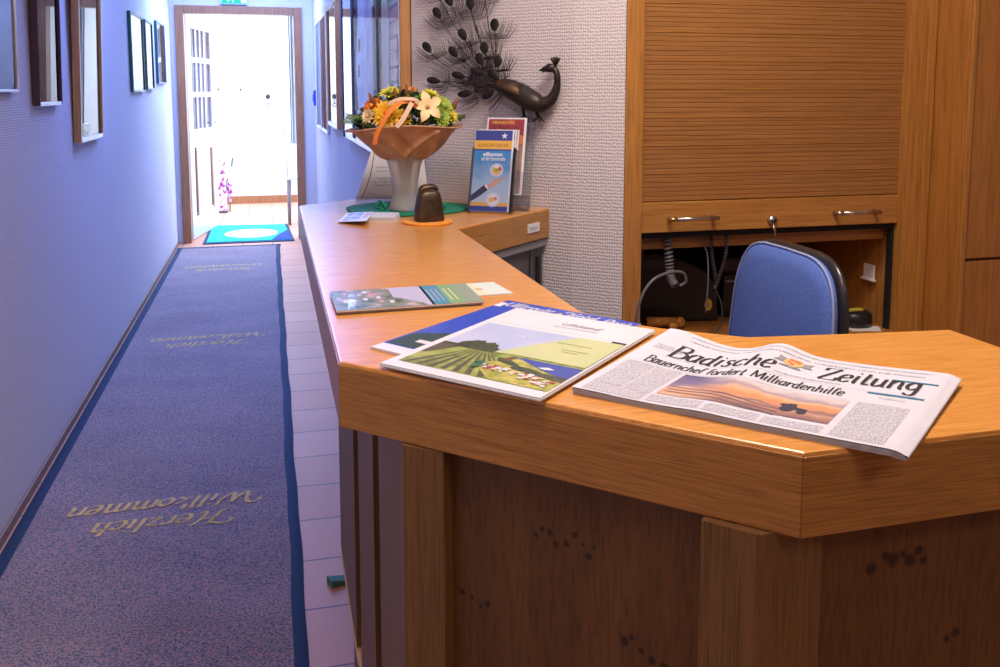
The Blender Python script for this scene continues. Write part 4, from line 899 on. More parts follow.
# ---- brochures : a bent sheet block placed by origin, width direction, height direction
def sheetF(o, u, v, z):
    o = Vector(o); u = Vector(u); v = Vector(v)
    return lambda x, y, l=0.0: (o.x + u.x * x + v.x * y, o.y + u.y * x + v.y * y, T + z + l)
def rect(mb, F, x0, x1, y0, y1, m, l=.0003): mb.add([F(x0, y0, l), F(x1, y0, l), F(x1, y1, l), F(x0, y1, l)], [(0, 1, 2, 3)], m); return mb
def blob(mb, F, pts, m, l=.0005): mb.add([F(x, y, l) for x, y in pts], [tuple(range(len(pts)))], m); return mb
def block(mb, F, x0, x1, y0, y1, th, m):
    a = [F(x0, y0, 0), F(x1, y0, 0), F(x1, y1, 0), F(x0, y1, 0)]; b_ = [(p[0], p[1], p[2] - th) for p in a]
    mb.add(a + b_, [(0, 1, 2, 3), (7, 6, 5, 4), (0, 4, 5, 1), (1, 5, 6, 2), (2, 6, 7, 3), (3, 7, 4, 0)], m); return mb
def glossp(name, col, **k): return mat(name, col, .35, coat=.25, **k)
m_pw = glossp('glossy white page', (0.74, 0.77, 0.86)); m_pb = glossp('glossy blue page', (0.02, 0.07, 0.55))
u1 = Vector((.136, -.151)).normalized(); v1 = Vector((.215, .210)).normalized()
# back magazine, blue, under the white one
def mag_back():
    F = sheetF((0.106, 1.033), Vector((.131, -.166)).normalized(), Vector((.207, .179)).normalized(), .0034); Wm, Hm = .212, .284
    r = thing('magazine', (0.25, 1.1, T), 'blue magazine with white Hotel Post lettering lying under the white landscape brochure', 'magazine')
    g = block(MB(), F, 0, Wm, 0, Hm, .0032, m_pw); g.build('pages', r)
    c = MB(); rect(c, F, 0, Wm, .022, Hm, m_pb); c.build('cover', r)
    p_ = MB(); dk = mat('forest print', (.02, .05, .035), .5); sn = glossp('pale house print', (.75, .72, .74))
    rr = random.Random(3); pts = [(.004, .024)] + [(.004 + .15 * i / 14, .065 + rr.uniform(0, .022) + .03 * math.sin(i / 14 * 3.1)) for i in range(15)] + [(.154, .024)]
    blob(p_, F, pts, dk)
    rect(p_, F, .03, .06, .045, .056, sn, .0007); blob(p_, F, [(.06, .03), (.075, .055), (.10, .05), (.11, .03)], sn, .0007)
    p_.build('cover_photo', r)
    t = MB(); put(t, nib('Ulltreute', .036, .13, .06, .15), lambda x, y: F(.012 + x, .254 + y * .85, .0007), m_pw, width=.078)
    put(t, nib('Hotel', .036, .13, .06, .15), lambda x, y: F(.112 + x, .254 + y * .85, .0007), m_pw, width=.045) if 'l' in GL else None
    put(t, nib('Post', .036, .13, .06, .15), lambda x, y: F(.166 + x, .254 + y * .85, .0007), m_pw, width=.040)
    blob(t, F, [(.094, .256), (.102, .266), (.109, .256), (.102, .250)], mat('gold emblem', (.6, .5, .2), .5), .0007)
    rect(t, F, .0, .012, .246, .268, m_pw, .0006)
    t.build('title', r)
mag_back()
def mag_front():
    F = sheetF((0.108, 0.956), u1, v1, .0068); Wm, Hm = .203, .292
    r = thing('brochure', (0.29, 1.0, T), 'white brochure with vineyard and village landscape cover beside the newspaper', 'brochure')
    g = block(MB(), F, 0, Wm, 0, Hm, .0012, m_pw); g.build('top_cover', r)
    g = block(MB(), lambda x, y, l=0: (F(x, y)[0], F(x, y)[1], F(x, y)[2] - .0016 + l), .001, Wm + .001, -.0015, Hm, .0016, m_pw); g.build('inner_pages', r)
    p_ = MB()
    sky = noisy('pale sky print', [(.3, (.40, .50, .80)), (.7, (.56, .62, .84))], 12, .35, .25); fld = noisy('field green print', [(.3, (.13, .20, .04)), (.5, (.30, .38, .08)), (.7, (.42, .46, .14))], 70, .35, .25); dkg = noisy('dark hedge print', [(.35, (.015, .03, .015)), (.65, (.09, .11, .05))], 160, .35, .25); vin = glossp('vine row print', (.10, .09, .06)); lime = noisy('lime box print', [(.3, (.48, .58, .26)), (.7, (.60, .66, .36))], 10, .35, .25); blu = glossp('deep sky print', (.03, .07, .42)); yl = noisy('meadow print', [(.3, (.22, .28, .04)), (.5, (.46, .46, .08)), (.7, (.62, .58, .20))], 80, .35, .25)
    X0, X1, Y0, Y1 = .011, .200, .018, .206
    rect(p_, F, X0, X1, .100, Y1, sky, .0003); rect(p_, F, X0, X1, Y0, .105, fld, .00035)
    for k_ in range(9):            # vine rows fanning out of the tree clump
        a0 = .016 + k_ * .0165; blob(p_, F, [(a0, Y0 + .002), (a0 + .008, Y0 + .002), (.057 + k_ * .003 + .001, .098), (.057 + k_ * .003, .098)], vin, .0005)
    rr = random.Random(5)
    tp = [(.030, .098)] + [(.030 + .055 * i / 12, .114 + rr.uniform(-.004, .006) + .016 * math.sin(i / 12 * math.pi)) for i in range(13)] + [(.085, .098)]
    blob(p_, F, tp, dkg, .0006)
    rect(p_, F, X0 + .0, .032, .088, .108, dkg, .00055)
    blob(p_, F, [(X0, .060), (.018, .06), (.040, .100), (X0, .10)], vin, .0006)
    blob(p_, F, [(.118, .098), (X1, .098), (X1, .058), (.160, .074)], blu, .0007)
    blob(p_, F, [(.130, .072), (.150, .071), (.17, .064), (X1, .062), (X1, .047), (.13, .060)], dkg, .0008); blob(p_, F, [(.100, .088), (.116, .086), (.135, .074), (.128, .068), (.104, .076)], dkg, .00078)
    blob(p_, F, [(.100, .070), (.125, .094), (X1, .052), (X1, Y0), (.13, Y0), (.094, .05)], yl, .0006)
    blob(p_, F, [(.085, .100), (.118, .104), (X1, .104), (X1, Y1), (.142, Y1), (.118, .165)], lime, .0009)
    blob(p_, F, [(.155, .078), (.166, .084), (.176, .079), (.165, .075)], m_pw, .0009); blob(p_, F, [(.070, .172), (.080, .176), (.088, .171)], m_pw, .0005)
    blob(p_, F, [(.108, .080), (.112, .098), (.120, .098), (.114, .078)], mat('barn print', (.16, .07, .05), .5), .0008)
    wc = [m_pw, mat('roof print', (.40, .10, .08), .5), mat('cream wall print', (.70, .58, .50), .5), mat('tree print', (.04, .16, .07), .5)]
    for k_ in range(80):
        x_ = rr.uniform(.098, .192); y_ = .056 - (x_ - .098) * .22 + rr.uniform(-.008, .010); s_ = rr.uniform(.0014, .004)
        blob(p_, F, [(x_ - s_, y_ - s_ * .6), (x_ + s_, y_ - s_ * .6), (x_ + s_ * .9, y_ + s_ * .7), (x_ - s_ * .7, y_ + s_ * .8)], wc[k_ % 3], .001 + k_ * .000008)
    for k_ in range(10): 
        x_ = rr.uniform(.086, .104); y_ = rr.uniform(.044, .062); blob(p_, F, [(x_ + .005 * math.cos(a), y_ + .004 * math.sin(a)) for a in [i * math.pi / 4 for i in range(8)]], wc[3], .0014 + k_ * .00001)
    for (x_, y_, w_) in ((.128, .172, .046), (.146, .150, .034), (.15, .142, .02)): rect(p_, F, x_, x_ + w_, y_, y_ + .0015, mat('olive text', (.25, .30, .08), .6) if 'olive text' not in MATS else MATS['olive text'], .0012)
    p_.build('cover_photo', r)
    t = MB(); put(t, nib('La Mia', .03, .08, .04, .3) if all(c in GL for c in 'La Mia') else nib('Uhland', .03, .08, .04, .3), lambda x, y: F(.092 + x, .246 + y * .6, .0007), m_gink, width=.055)
    rect(t, F, .088, .150, .236, .2375, m_gink, .0007); rect(t, F, .020, .185, .216, .2165, m_gink, .0007)
    rect(t, F, .182, .200, .2065, .213, m_ink, .0007)
    t.build('title', r)
mag_front()
def leaflets():
    ph = noisy('village photo print', [(0.35, (.06, .10, .07)), (0.48, (.22, .28, .20)), (0.56, (.18, .22, .30)), (0.68, (.60, .50, .50))], 55, .35, .25)
    lil = glossp('lilac sky print', (.48, .50, .72)); teal = glossp('teal band', (.05, .28, .45)); grn = glossp('green band', (.22, .42, .20)); pale = glossp('pale yellow page', (.78, .78, .58))
    F = sheetF((0.079, 1.203), (1, .04), (-.012, 1), .0062); Wm, Hm = .205, .122
    r = thing('leaflet_stack', (0.18, 1.28, T), 'small stack of green and blue village leaflets near the corridor edge of the counter', 'leaflets')
    for k_ in range(3): block(MB(), F, -.001 * k_, Wm - .001 * k_, -.0006 * k_, Hm, .0018, m_pw if k_ == 0 else mat('leaflet edge %d' % k_, (.25, .25, .22), .5)).build('leaflet', r) if k_ == 0 else block(MB(), lambda x, y, l=0, k_=k_: (F(x, y)[0], F(x, y)[1], F(x, y)[2] - .002 * k_ + l), .001 * k_, Wm - .002 * k_, .0015 * k_, Hm - .001, .0019, m_gink).build('leaflet', r)
    c = MB(); rect(c, F, .0, .085, 0, Hm, ph); rect(c, F, .085, .135, .0, Hm, lil); blob(c, F, [(.085, 0), (.125, 0), (.12, .02), (.10, .045), (.085, .06)], ph)
    rect(c, F, .132, .158, 0, Hm, teal); rect(c, F, .158, .180, 0, Hm, grn); rect(c, F, .180, Wm, 0, Hm, glossp('grey green band', (.28, .36, .30)))
    for k_ in range(3): rect(c, F, .137 + k_ * .007, .139 + k_ * .007, .02, .095, lil, .0006)
    for k_ in range(2): rect(c, F, .163 + k_ * .008, .165 + k_ * .008, .02, .095, pale, .0006)
    rr = random.Random(9)
    for k_ in range(14):
        x_, y_ = rr.uniform(.005, .085), rr.uniform(.02, .1); blob(c, F, [(x_, y_), (x_ + .006, y_), (x_ + .006, y_ + .014), (x_, y_ + .014)], [m_pw, glossp('pink house %d' % k_, (.6, .35, .32)), lil][k_ % 3], .0006)
    c.build('cover_print', r)
    F2 = sheetF((0.232, 1.262), (1, .06), (-.12, 1), .0018)
    r2 = thing('leaflet', (0.29, 1.31, T), 'single pale yellow leaflet sticking out from under the leaflet stack', 'leaflet')
    block(MB(), F2, 0, .110, 0, .085, .0016, m_pw).build('sheet', r2)
    c = MB(); rect(c, F2, .001, .075, .001, .084, pale); rect(c, F2, .075, .109, .001, .084, glossp('mint page', (.68, .80, .76))); blob(c, F2, [(.062, .04), (.07, .048), (.078, .042), (.072, .034)], mat('tan emblem', (.55, .42, .2), .5), .0006)
    c.build('print', r2)
    # greeting cards : a folded stack
    F3 = sheetF((0.143, 2.068), (.60, -.80), (.21, .977), .014)
    r3 = thing('photo_card', (0.2, 2.07, T), 'white postcard with colour photos tilted against the card pack on the counter', 'card')
    Ft = lambda x, y, l=0: (F3(x, y)[0], F3(x, y)[1], T + .003 + .011 * x / .095 + l)
    g = block(MB(), Ft, 0, .095, 0, .150, .001, m_pw); g.build('card', r3)
    c = MB(); blob(c, Ft, [(.012, .03), (.066, .03), (.066, .138), (.012, .138)], noisy('lake photo print', [(.35, (.05, .09, .25)), (.5, (.30, .38, .60)), (.65, (.50, .45, .50))], 50, .4))
    blob(c, Ft, [(.010, .012), (.030, .012), (.030, .027), (.010, .027)], ph); blob(c, Ft, [(.072, .04), (.088, .04), (.088, .135), (.072, .135)], glossp('pink card print', (.6, .35, .48))); c.build('card_photos', r3)
    F4 = sheetF((0.205, 2.075), (.93, -.30), (.25, .97), .012)
    r4 = thing('card_pack', (0.24, 2.1, T), 'pack of white postcards lying under the tilted photo card', 'cards')
    for k_ in range(4): block(MB(), lambda x, y, l=0, k_=k_: (F4(x, y)[0], F4(x, y)[1], T + .002 + .0028 * k_ + .00012 * 0 + l), .0 + .0015 * k_ % .004, .074 - .001 * k_, 0, .085, .0019, m_pw).build('card', r4)
leaflets()

# ---- green felt mat, vase, bouquet, bell
def wavy_disc(name, c, rx, ry, z, th, m, amp=.02, rot=0, n=60, label='', cat='mat', seed=1):
    rr = random.Random(seed); ph_ = [rr.uniform(0, 6.3) for _ in range(4)]
    pts = []
    for i in range(n):
        a = 2 * math.pi * i / n; k = 1 + amp * (math.sin(3 * a + ph_[0]) + .6 * math.sin(5 * a + ph_[1]) + .4 * math.sin(11 * a + ph_[2]))
        x, y = rx * k * math.cos(a), ry * k * math.sin(a); pts.append((c[0] + x * math.cos(rot) - y * math.sin(rot), c[1] + x * math.sin(rot) + y * math.cos(rot)))
    return MB().prism(pts, z, z + th, m, bev=th * .3)
m_gr = noisy('green raffia', [(.3, (0.0, .13, .075)), (.7, (.005, .30, .17))], 120, .8, stretch=(1, 3, 1))
gm = thing('green_table_mat', (0.33, 2.26, T), 'green woven mat with knotted strings under the vase', 'mat')
wavy_disc('m', (0.332, 2.262), .158, .135, T + .001, .0045, m_gr, .03, seed=4).build('woven_mat', gm)
for (x, y) in ((.262, 2.225), (.405, 2.20)):
    kt = MB()
    for a in range(3): kt.tube(catmull([(x, y, T + .006), (x + .012 * math.cos(a * 2.1), y + .004, T + .020 + .004 * a), (x + .016 * math.cos(a * 2.1 + 1), y - .006, T + .016), (x + .004, y - .002, T + .006)], 5), .0035, m_gr, 6)
    kt.build('string_knot', gm)
m_frost = mat('frosted glass', (0.90, 0.86, 0.85), .35, trans=.80, ior=1.2)
vz = thing('vase', (0.315, 2.215, T + .006), 'tall frosted glass vase holding the wrapped bouquet on the green mat', 'vase')
Xv = Matrix.Translation((0.318, 2.215, T + .0065))
MB().lathe([(.0, .0), (.036, .0), (.040, .004), (.037, .012), (.031, .035), (.0325, .07), (.040, .11), (.056, .152), (.0595, .160), (.057, .160), (.053, .150), (.037, .11), (.0295, .07), (.028, .04), (.0, .03)], m_frost, 48, Xv).build('body', vz)
MB().lathe([(.0, .0), (.027, .0), (.0275, .025), (.0, .025)], mat('clear glass base', (.8, .82, .85), .15, trans=.8), 32, Matrix.Translation((0.318, 2.215, T + .0085))).build('thick_base', vz)
def bouquet():
    cx, cy, cz = 0.320, 2.215, T
    r = thing('bouquet', (cx, cy, T + .10), 'bouquet of yellow and orange flowers wrapped in brown craft paper in the frosted vase', 'bouquet')
    mp = noisy('brown craft paper', [(.3, (.42, .21, .11)), (.7, (.58, .32, .18))], 30, .6)
    def wrap(u_, v_):
        a = 2 * math.pi * u_
        rad = .034 + (.136 - .034) * (.62 * v_ + .38 * v_ ** .45) * (1 + .05 * math.sin(a * 2 + .8))
        # a few soft pleats running slantwise
        pl_ = 0
        for (ac, wd_, am) in ((4.25, .08, .018), (4.62, .06, -.013), (4.95, .09, .017), (3.75, .08, .014), (5.45, .09, .015), (1.0, .2, .01), (2.2, .2, .01), (0.1, .2, .008)):
            dd = (a - ac - (.9 if int(ac * 10) % 2 else -.7) * (v_ - .5) + math.pi) % (2 * math.pi) - math.pi
            pl_ += am * math.exp(-(dd / wd_) ** 2)
        rad += pl_ * math.sin(math.pi * min(1, v_ * 1.05)) ** .6
        roll = max(0, (v_ - .86) / .14)
        z = T + .128 + .086 * v_ + .007 * math.sin(a + 2.6) * v_ + .004 * math.sin(3 * a + .5) * v_ - .006 * roll ** 2
        rad += .004 * math.sin(roll * math.pi * .5)
        return (cx + rad * math.cos(a), cy + rad * math.sin(a) * .85, z)
    wr = MB().grid(wrap, 140, 22, mp)
    wr.grid(lambda u_, v_: (lambda q: (cx + (q[0] - cx) * .97, cy + (q[1] - cy) * .97, q[2] + .002))(wrap(u_, v_)), 140, 22, mp)
    wr.tube([wrap(i / 96, 1.0) for i in range(97)], .0022, mp, 6, caps=False)
    wr.build('wrapping_paper', r)
    rr = random.Random(11)
    lg = [mat('leaf green', (.035, .13, .035), .5), mat('bright leaf green', (.14, .32, .06), .5), mat('dark leaf green', (.015, .05, .025), .5), mat('olive leaf', (.22, .28, .07), .5)]
    lv = MB()
    def leaf(p0, d, L_, w, m):
        d = Vector(d).normalized(); s_ = d.cross(Vector((0, 0, 1))); s_ = s_.normalized() if s_.length > .01 else Vector((1, 0, 0)); up = s_.cross(d).normalized()
        s_ = (s_ * math.cos(1.0 * rr.uniform(-1, 1)) + up * math.sin(rr.uniform(-1, 1))).normalized()
        p0 = Vector(p0); pts = [p0, p0 + d * L_ * .35 + s_ * w, p0 + d * L_ * .75 + s_ * w * .7, p0 + d * L_ - Vector((0, 0, .15 * L_)), p0 + d * L_ * .75 - s_ * w * .7, p0 + d * L_ * .35 - s_ * w]
        mid = p0 + d * L_ * .5 - up * w * .5
        lv.add([tuple(q) for q in pts] + [tuple(mid)], [(0, 1, 6), (1, 2, 6), (2, 3, 6), (3, 4, 6), (4, 5, 6), (5, 0, 6)], m)
    for i in range(420):
        a = rr.uniform(0, 2 * math.pi); q = math.sqrt(rr.random()); R_ = .100 * q
        z = T + .212 + .062 * (1 - q * q) + rr.uniform(-.012, .012)
        leaf((cx + R_ * math.cos(a), cy + R_ * .8 * math.sin(a), z), (math.cos(a) * (.3 + q), math.sin(a) * (.3 + q), rr.uniform(.45, 1.1)), rr.uniform(.020, .038), rr.uniform(.006, .011), lg[rr.choice([0, 0, 1, 2, 2, 3])])
    for i in range(26):           # stems going down into the vase
        a = rr.uniform(0, 6.28); lv.tube([(cx + .008 * math.cos(a), cy + .008 * math.sin(a), T + .045), (cx + .018 * math.cos(a + .4), cy + .018 * math.sin(a + .4), T + .14), (cx + .05 * math.cos(a + .5), cy + .04 * math.sin(a + .5), T + .23)], .0022, lg[0], 5)
    lv.build('foliage', r)
    for (a, L0) in ((3.05, .155), (2.8, .15), (3.4, .148), (-.1, .150), (.2, .150), (-.35, .148), (.55, .14)):
        fe = MB()
        b0 = Vector((cx + .06 * math.cos(a), cy + .05 * math.sin(a), T + .222)); e0 = Vector((cx + L0 * math.cos(a), cy + L0 * .8 * math.sin(a), T + .228 + rr.uniform(-.004, .014)))
        fe.tube([b0, e0], .0015, lg[1], 5)
        for k_ in range(12):
            p_ = b0.lerp(e0, .3 + .7 * k_ / 12); sd = (e0 - b0).normalized().cross(Vector((0, 0, 1)))
            for sg in (-1, 1): fe.tube([p_, p_ + sd * sg * (.017 - .0008 * k_) + (e0 - b0) * .08 + Vector((0, 0, .006 * sg))], [.0016, .0006], lg[0] if k_ % 2 else lg[3], 4)
        fe.build('fern', r)
    def flower(c, nrm, R_, petals, m, mc, rows=3, wide=.42, name='flower', cup=.35):
        f = MB(); nrm = Vector(nrm).normalized(); s_ = nrm.orthogonal().normalized(); t_ = nrm.cross(s_); c = Vector(c)
        for row in range(rows):
            k = 1 - row * .26
            for i in range(petals):
                a = 2 * math.pi * (i + .5 * row) / petals + rr.uniform(-.08, .08); d = s_ * math.cos(a) + t_ * math.sin(a); sd = nrm.cross(d)
                L_ = R_ * k * rr.uniform(.88, 1.1); w = L_ * wide * .5; h = L_ * (cup + .35 * row)
                f.add([tuple(c + d * L_ * .12), tuple(c + d * L_ * .6 + sd * w + nrm * h * .5), tuple(c + d * L_ + nrm * h * (.8 if row else .35)), tuple(c + d * L_ * .6 - sd * w + nrm * h * .5), tuple(c + d * L_ * .55 + nrm * h * .35)], [(0, 1, 4), (1, 2, 4), (2, 3, 4), (3, 0, 4)], m)
        f.sphere(tuple(c + nrm * R_ * .18), R_ * .20, mc, nu=8, nv=6)
        return f.build(name, r)
    yel = mat('yellow petals', (.85, .50, .02), .6); org = mat('orange petals', (.80, .20, .02), .6); crm = mat('cream petals', (.85, .68, .36), .55); lim = mat('lime petals', (.36, .50, .06), .6); tan_ = mat('tan petals', (.65, .40, .22), .6); brn = mat('brown bud', (.22, .08, .02), .6); ly = mat('lemon petals', (.72, .66, .06), .6)
    F_ = lambda dx, dz, dy=-.06: (cx + dx, cy + dy, T + dz)
    flower(F_(-.052, .243, -.075), (-.3, -.8, .5), .040, 22, yel, org, 4, .30, 'chrysanthemum')
    flower(F_(-.020, .232, -.085), (0, -.9, .4), .028, 18, yel, org, 4, .30, 'chrysanthemum')
    flower(F_(-.082, .262, -.03), (-.6, -.5, .6), .026, 14, org, yel, 3, .4, 'orange_flower')
    flower(F_(.085, .262, -.05), (.4, -.6, .6), .032, 20, lim, lim, 4, .35, 'green_chrysanthemum')
    flower(F_(.022, .278, -.03), (.1, -.6, .8), .030, 20, lim, lg[1], 4, .35, 'green_chrysanthemum')
    flower(F_(.075, .238, -.075), (.5, -.8, .3), .030, 18, lim, lg[1], 4, .35, 'green_chrysanthemum')
    flower(F_(-.035, .292, -.01), (-.2, -.4, .9), .030, 12, ly, lim, 3, .4, 'yellow_flower')
    flower(F_(.065, .288, .0), (.3, -.3, .9), .028, 12, ly, lim, 3, .4, 'yellow_flower')
    flower(F_(.105, .240, -.045), (.7, -.6, .4), .026, 12, ly, yel, 3, .4, 'yellow_flower')
    flower(F_(.012, .296, -.0), (.0, -.3, .9), .024, 10, org, tan_, 3, .5, 'orange_flower')
    flower(F_(-.095, .238, -.055), (-.7, -.6, .4), .022, 10, crm, tan_, 2, .5, 'cream_flower')
    sf = MB(); c0 = Vector(F_(.040, .262, -.098)); nn = Vector((.1, -1, .3)).normalized(); s1 = nn.orthogonal().normalized(); t1 = nn.cross(s1)
    for i in range(5):
        a = 2 * math.pi * i / 5 + .35; d = s1 * math.cos(a) + t1 * math.sin(a); sd = nn.cross(d); L0 = .040
        row = [(0.05, .006, .0), (.3, .011, .004), (.6, .0115, .006), (.85, .006, .003), (1.0, .0006, -.003)]
        vs = []
        for (k, w, h) in row: vs += [tuple(c0 + d * L0 * k - sd * w + nn * h), tuple(c0 + d * L0 * k + nn * (h - .0025)), tuple(c0 + d * L0 * k + sd * w + nn * h)]
        sf.add(vs, [q for k in range(4) for q in ((3 * k, 3 * k + 1, 3 * k + 4, 3 * k + 3), (3 * k + 1, 3 * k + 2, 3 * k + 5, 3 * k + 4))], crm, True)
    sf.sphere(tuple(c0 + nn * .003), .0055, tan_, nu=8, nv=6); sf.build('cream_star_flower', r)
    bd = MB()
    for (dx, z_, tl) in ((-.012, .300, -.1), (.0, .306, .0), (-.022, .298, -.25), (.010, .300, .15), (.112, .275, .5), (-.075, .286, -.5)):
        bd.tube([(cx + dx, cy - .03, T + z_ - .03), (cx + dx + .012 * tl, cy - .032, T + z_ - .01), (cx + dx + .03 * tl, cy - .034, T + z_ + .008)], [.004, .0065, .002], brn, 8)
    bd.build('bud', r)
    # curling ribbons
    def ribbon(pts, w, m, name):
        P_ = catmull(pts, 8); vs = []
        for i, p_ in enumerate(P_):
            t_ = (P_[min(i + 1, len(P_) - 1)] - P_[max(i - 1, 0)]).normalized(); s_ = t_.cross(Vector((.1, -1, .15))).normalized() * w
            vs += [tuple(p_ - s_), tuple(p_ + s_)]
        mb = MB().add(vs, [(2 * i, 2 * i + 2, 2 * i + 3, 2 * i + 1) for i in range(len(P_) - 1)], m, True); mb.build(name, r)
    g_ = lambda dx, z_, dy: (cx + dx, cy + dy, T + z_)
    ro = mat('orange ribbon', (.80, .26, .05), .4); rc = mat('cream ribbon', (.80, .60, .42), .4)
    ribbon([g_(.015, .262, -.105), g_(-.010, .275, -.115), g_(-.035, .268, -.12), g_(-.058, .245, -.125), g_(-.072, .222, -.125), g_(-.083, .200, -.120), g_(-.087, .175, -.112)], .005, ro, 'orange_ribbon')
    ribbon([g_(-.055, .268, -.112), g_(-.030, .280, -.118), g_(.005, .280, -.118), g_(.018, .272, -.112)], .004, rc, 'cream_ribbon')
    ribbon([g_(.000, .272, -.118), g_(-.010, .255, -.122), g_(-.024, .232, -.125), g_(-.038, .216, -.125)], .0055, rc, 'cream_ribbon')
bouquet()
# cow bell on an orange felt coaster
oc = wavy_disc('c', (0.342, 2.020), .058, .056, T + .0005, .004, noisy('orange felt', [(.3, (.72, .25, .02)), (.7, (.88, .38, .06))], 150, .9), .02, seed=2)
tag(oc.build('felt_coaster', None, (0.342, 2.02, T)), 'orange felt coaster under the small cow bell', 'coaster')
bl = thing('cow_bell', (0.345, 2.022, T + .005), 'small dark bronze cow bell standing on the orange coaster', 'bell')
m_bz = mat('dark bronze', (.085, .06, .042), .42, metal=.75, bump=(60, .4, .002), var=.3)
sec = []
bb = MB()
rings = [(.0335, .0), (.034, .004), (.0315, .03), (.0275, .052), (.025, .062), (.019, .069), (.0, .071)]
n_ = 40; vs = []
for (w_, z_) in rings:
    for i in range(n_):
        a = 2 * math.pi * i / n_ + .35; e = .55
        x_, y_ = w_ * math.copysign(abs(math.cos(a)) ** e, math.cos(a)), w_ * .72 * math.copysign(abs(math.sin(a)) ** e, math.sin(a)); vs.append((.345 + x_ * .97 - y_ * .2, 2.022 + y_ * .97 + x_ * .2, T + .005 + z_))
bb.add(vs, [(i * n_ + j, i * n_ + (j + 1) % n_, (i + 1) * n_ + (j + 1) % n_, (i + 1) * n_ + j) for i in range(len(rings) - 1) for j in range(n_)], m_bz, True); bb.build('bell_body', bl)
MB().tube(catmull([(.327, 2.018, T + .068), (.327, 2.018, T + .077), (.335, 2.02, T + .082), (.355, 2.024, T + .082), (.363, 2.026, T + .077), (.363, 2.026, T + .068)], 5), .0045, m_bz, 8, flat=(1, 1.8)).build('handle_loop', bl)
MB().box((.331, 2.010, T + .066), (.342, 2.018, T + .082), m_bz, bev=.002).build('strap_lug', bl)

# ---- letter in an acrylic stand behind the vase
m_acr = glassy('clear acrylic', (.93, .94, .97), rough=.08, ior=1.18)
def letter():
    r = thing('letter_stand', (0.30, 2.47, T), 'white printed letter in a clear acrylic stand behind the vase', 'letter stand')
    X = frame3((0.218, 2.452, T + .006), (.975, -.10, 0), (.10, .22, .97))
    X2 = X
    MB().poly([(0, 0, .001), (.198, 0, .001), (.170, .152, .001), (.040, .158, .001)], m_paper, X2).poly([(0, 0, -.0006), (.198, 0, -.0006), (.170, .152, -.0006), (.040, .158, -.0006)], m_paper, X2).build('letter', r)
    MB().box((0, -.005, -.003), (.198, .0, .004), m_acr, X2).box((0, 0, .002), (.198, .010, .0032), m_acr, X2).build('acrylic_foot', r)
    t = MB()
    for (x_, y_, w_, tx) in ((.058, .112, .06, 'Ihr Gastgeber'), (.050, .086, .07, 'Herzlich willkommen'), (.050, .076, .06, 'und guten Appetit'), (.052, .056, .06, 'Tagesangebot'), (.044, .046, .066, 'Bis 17 Uhr täglich'), (.044, .037, .066, 'in unserer Gaststube'), (.030, .014, .022, 'Heute')):
        put(t, sans(tx, .006, .01), lambda x, y, x_=x_, y_=y_: tuple(X2 @ Vector((x_ + x, y_ + y, .0016))), m_gink, width=w_)
    t.build('text', r)
    t = MB().tube([tuple(X2 @ Vector(q)) for q in ((.014, .003, .002), (.026, .03, .002), (.036, .07, .002), (.040, .11, .002), (.045, .155, .002))], .0012, mat('brown line print', (.40, .20, .09), .6), 6)
    for q in ((.041, .112), (.039, .090)): t.sphere(tuple(X2 @ Vector((q[0], q[1], .002))), .0022, m_gink)
    t.build('curved_line', r)
letter()
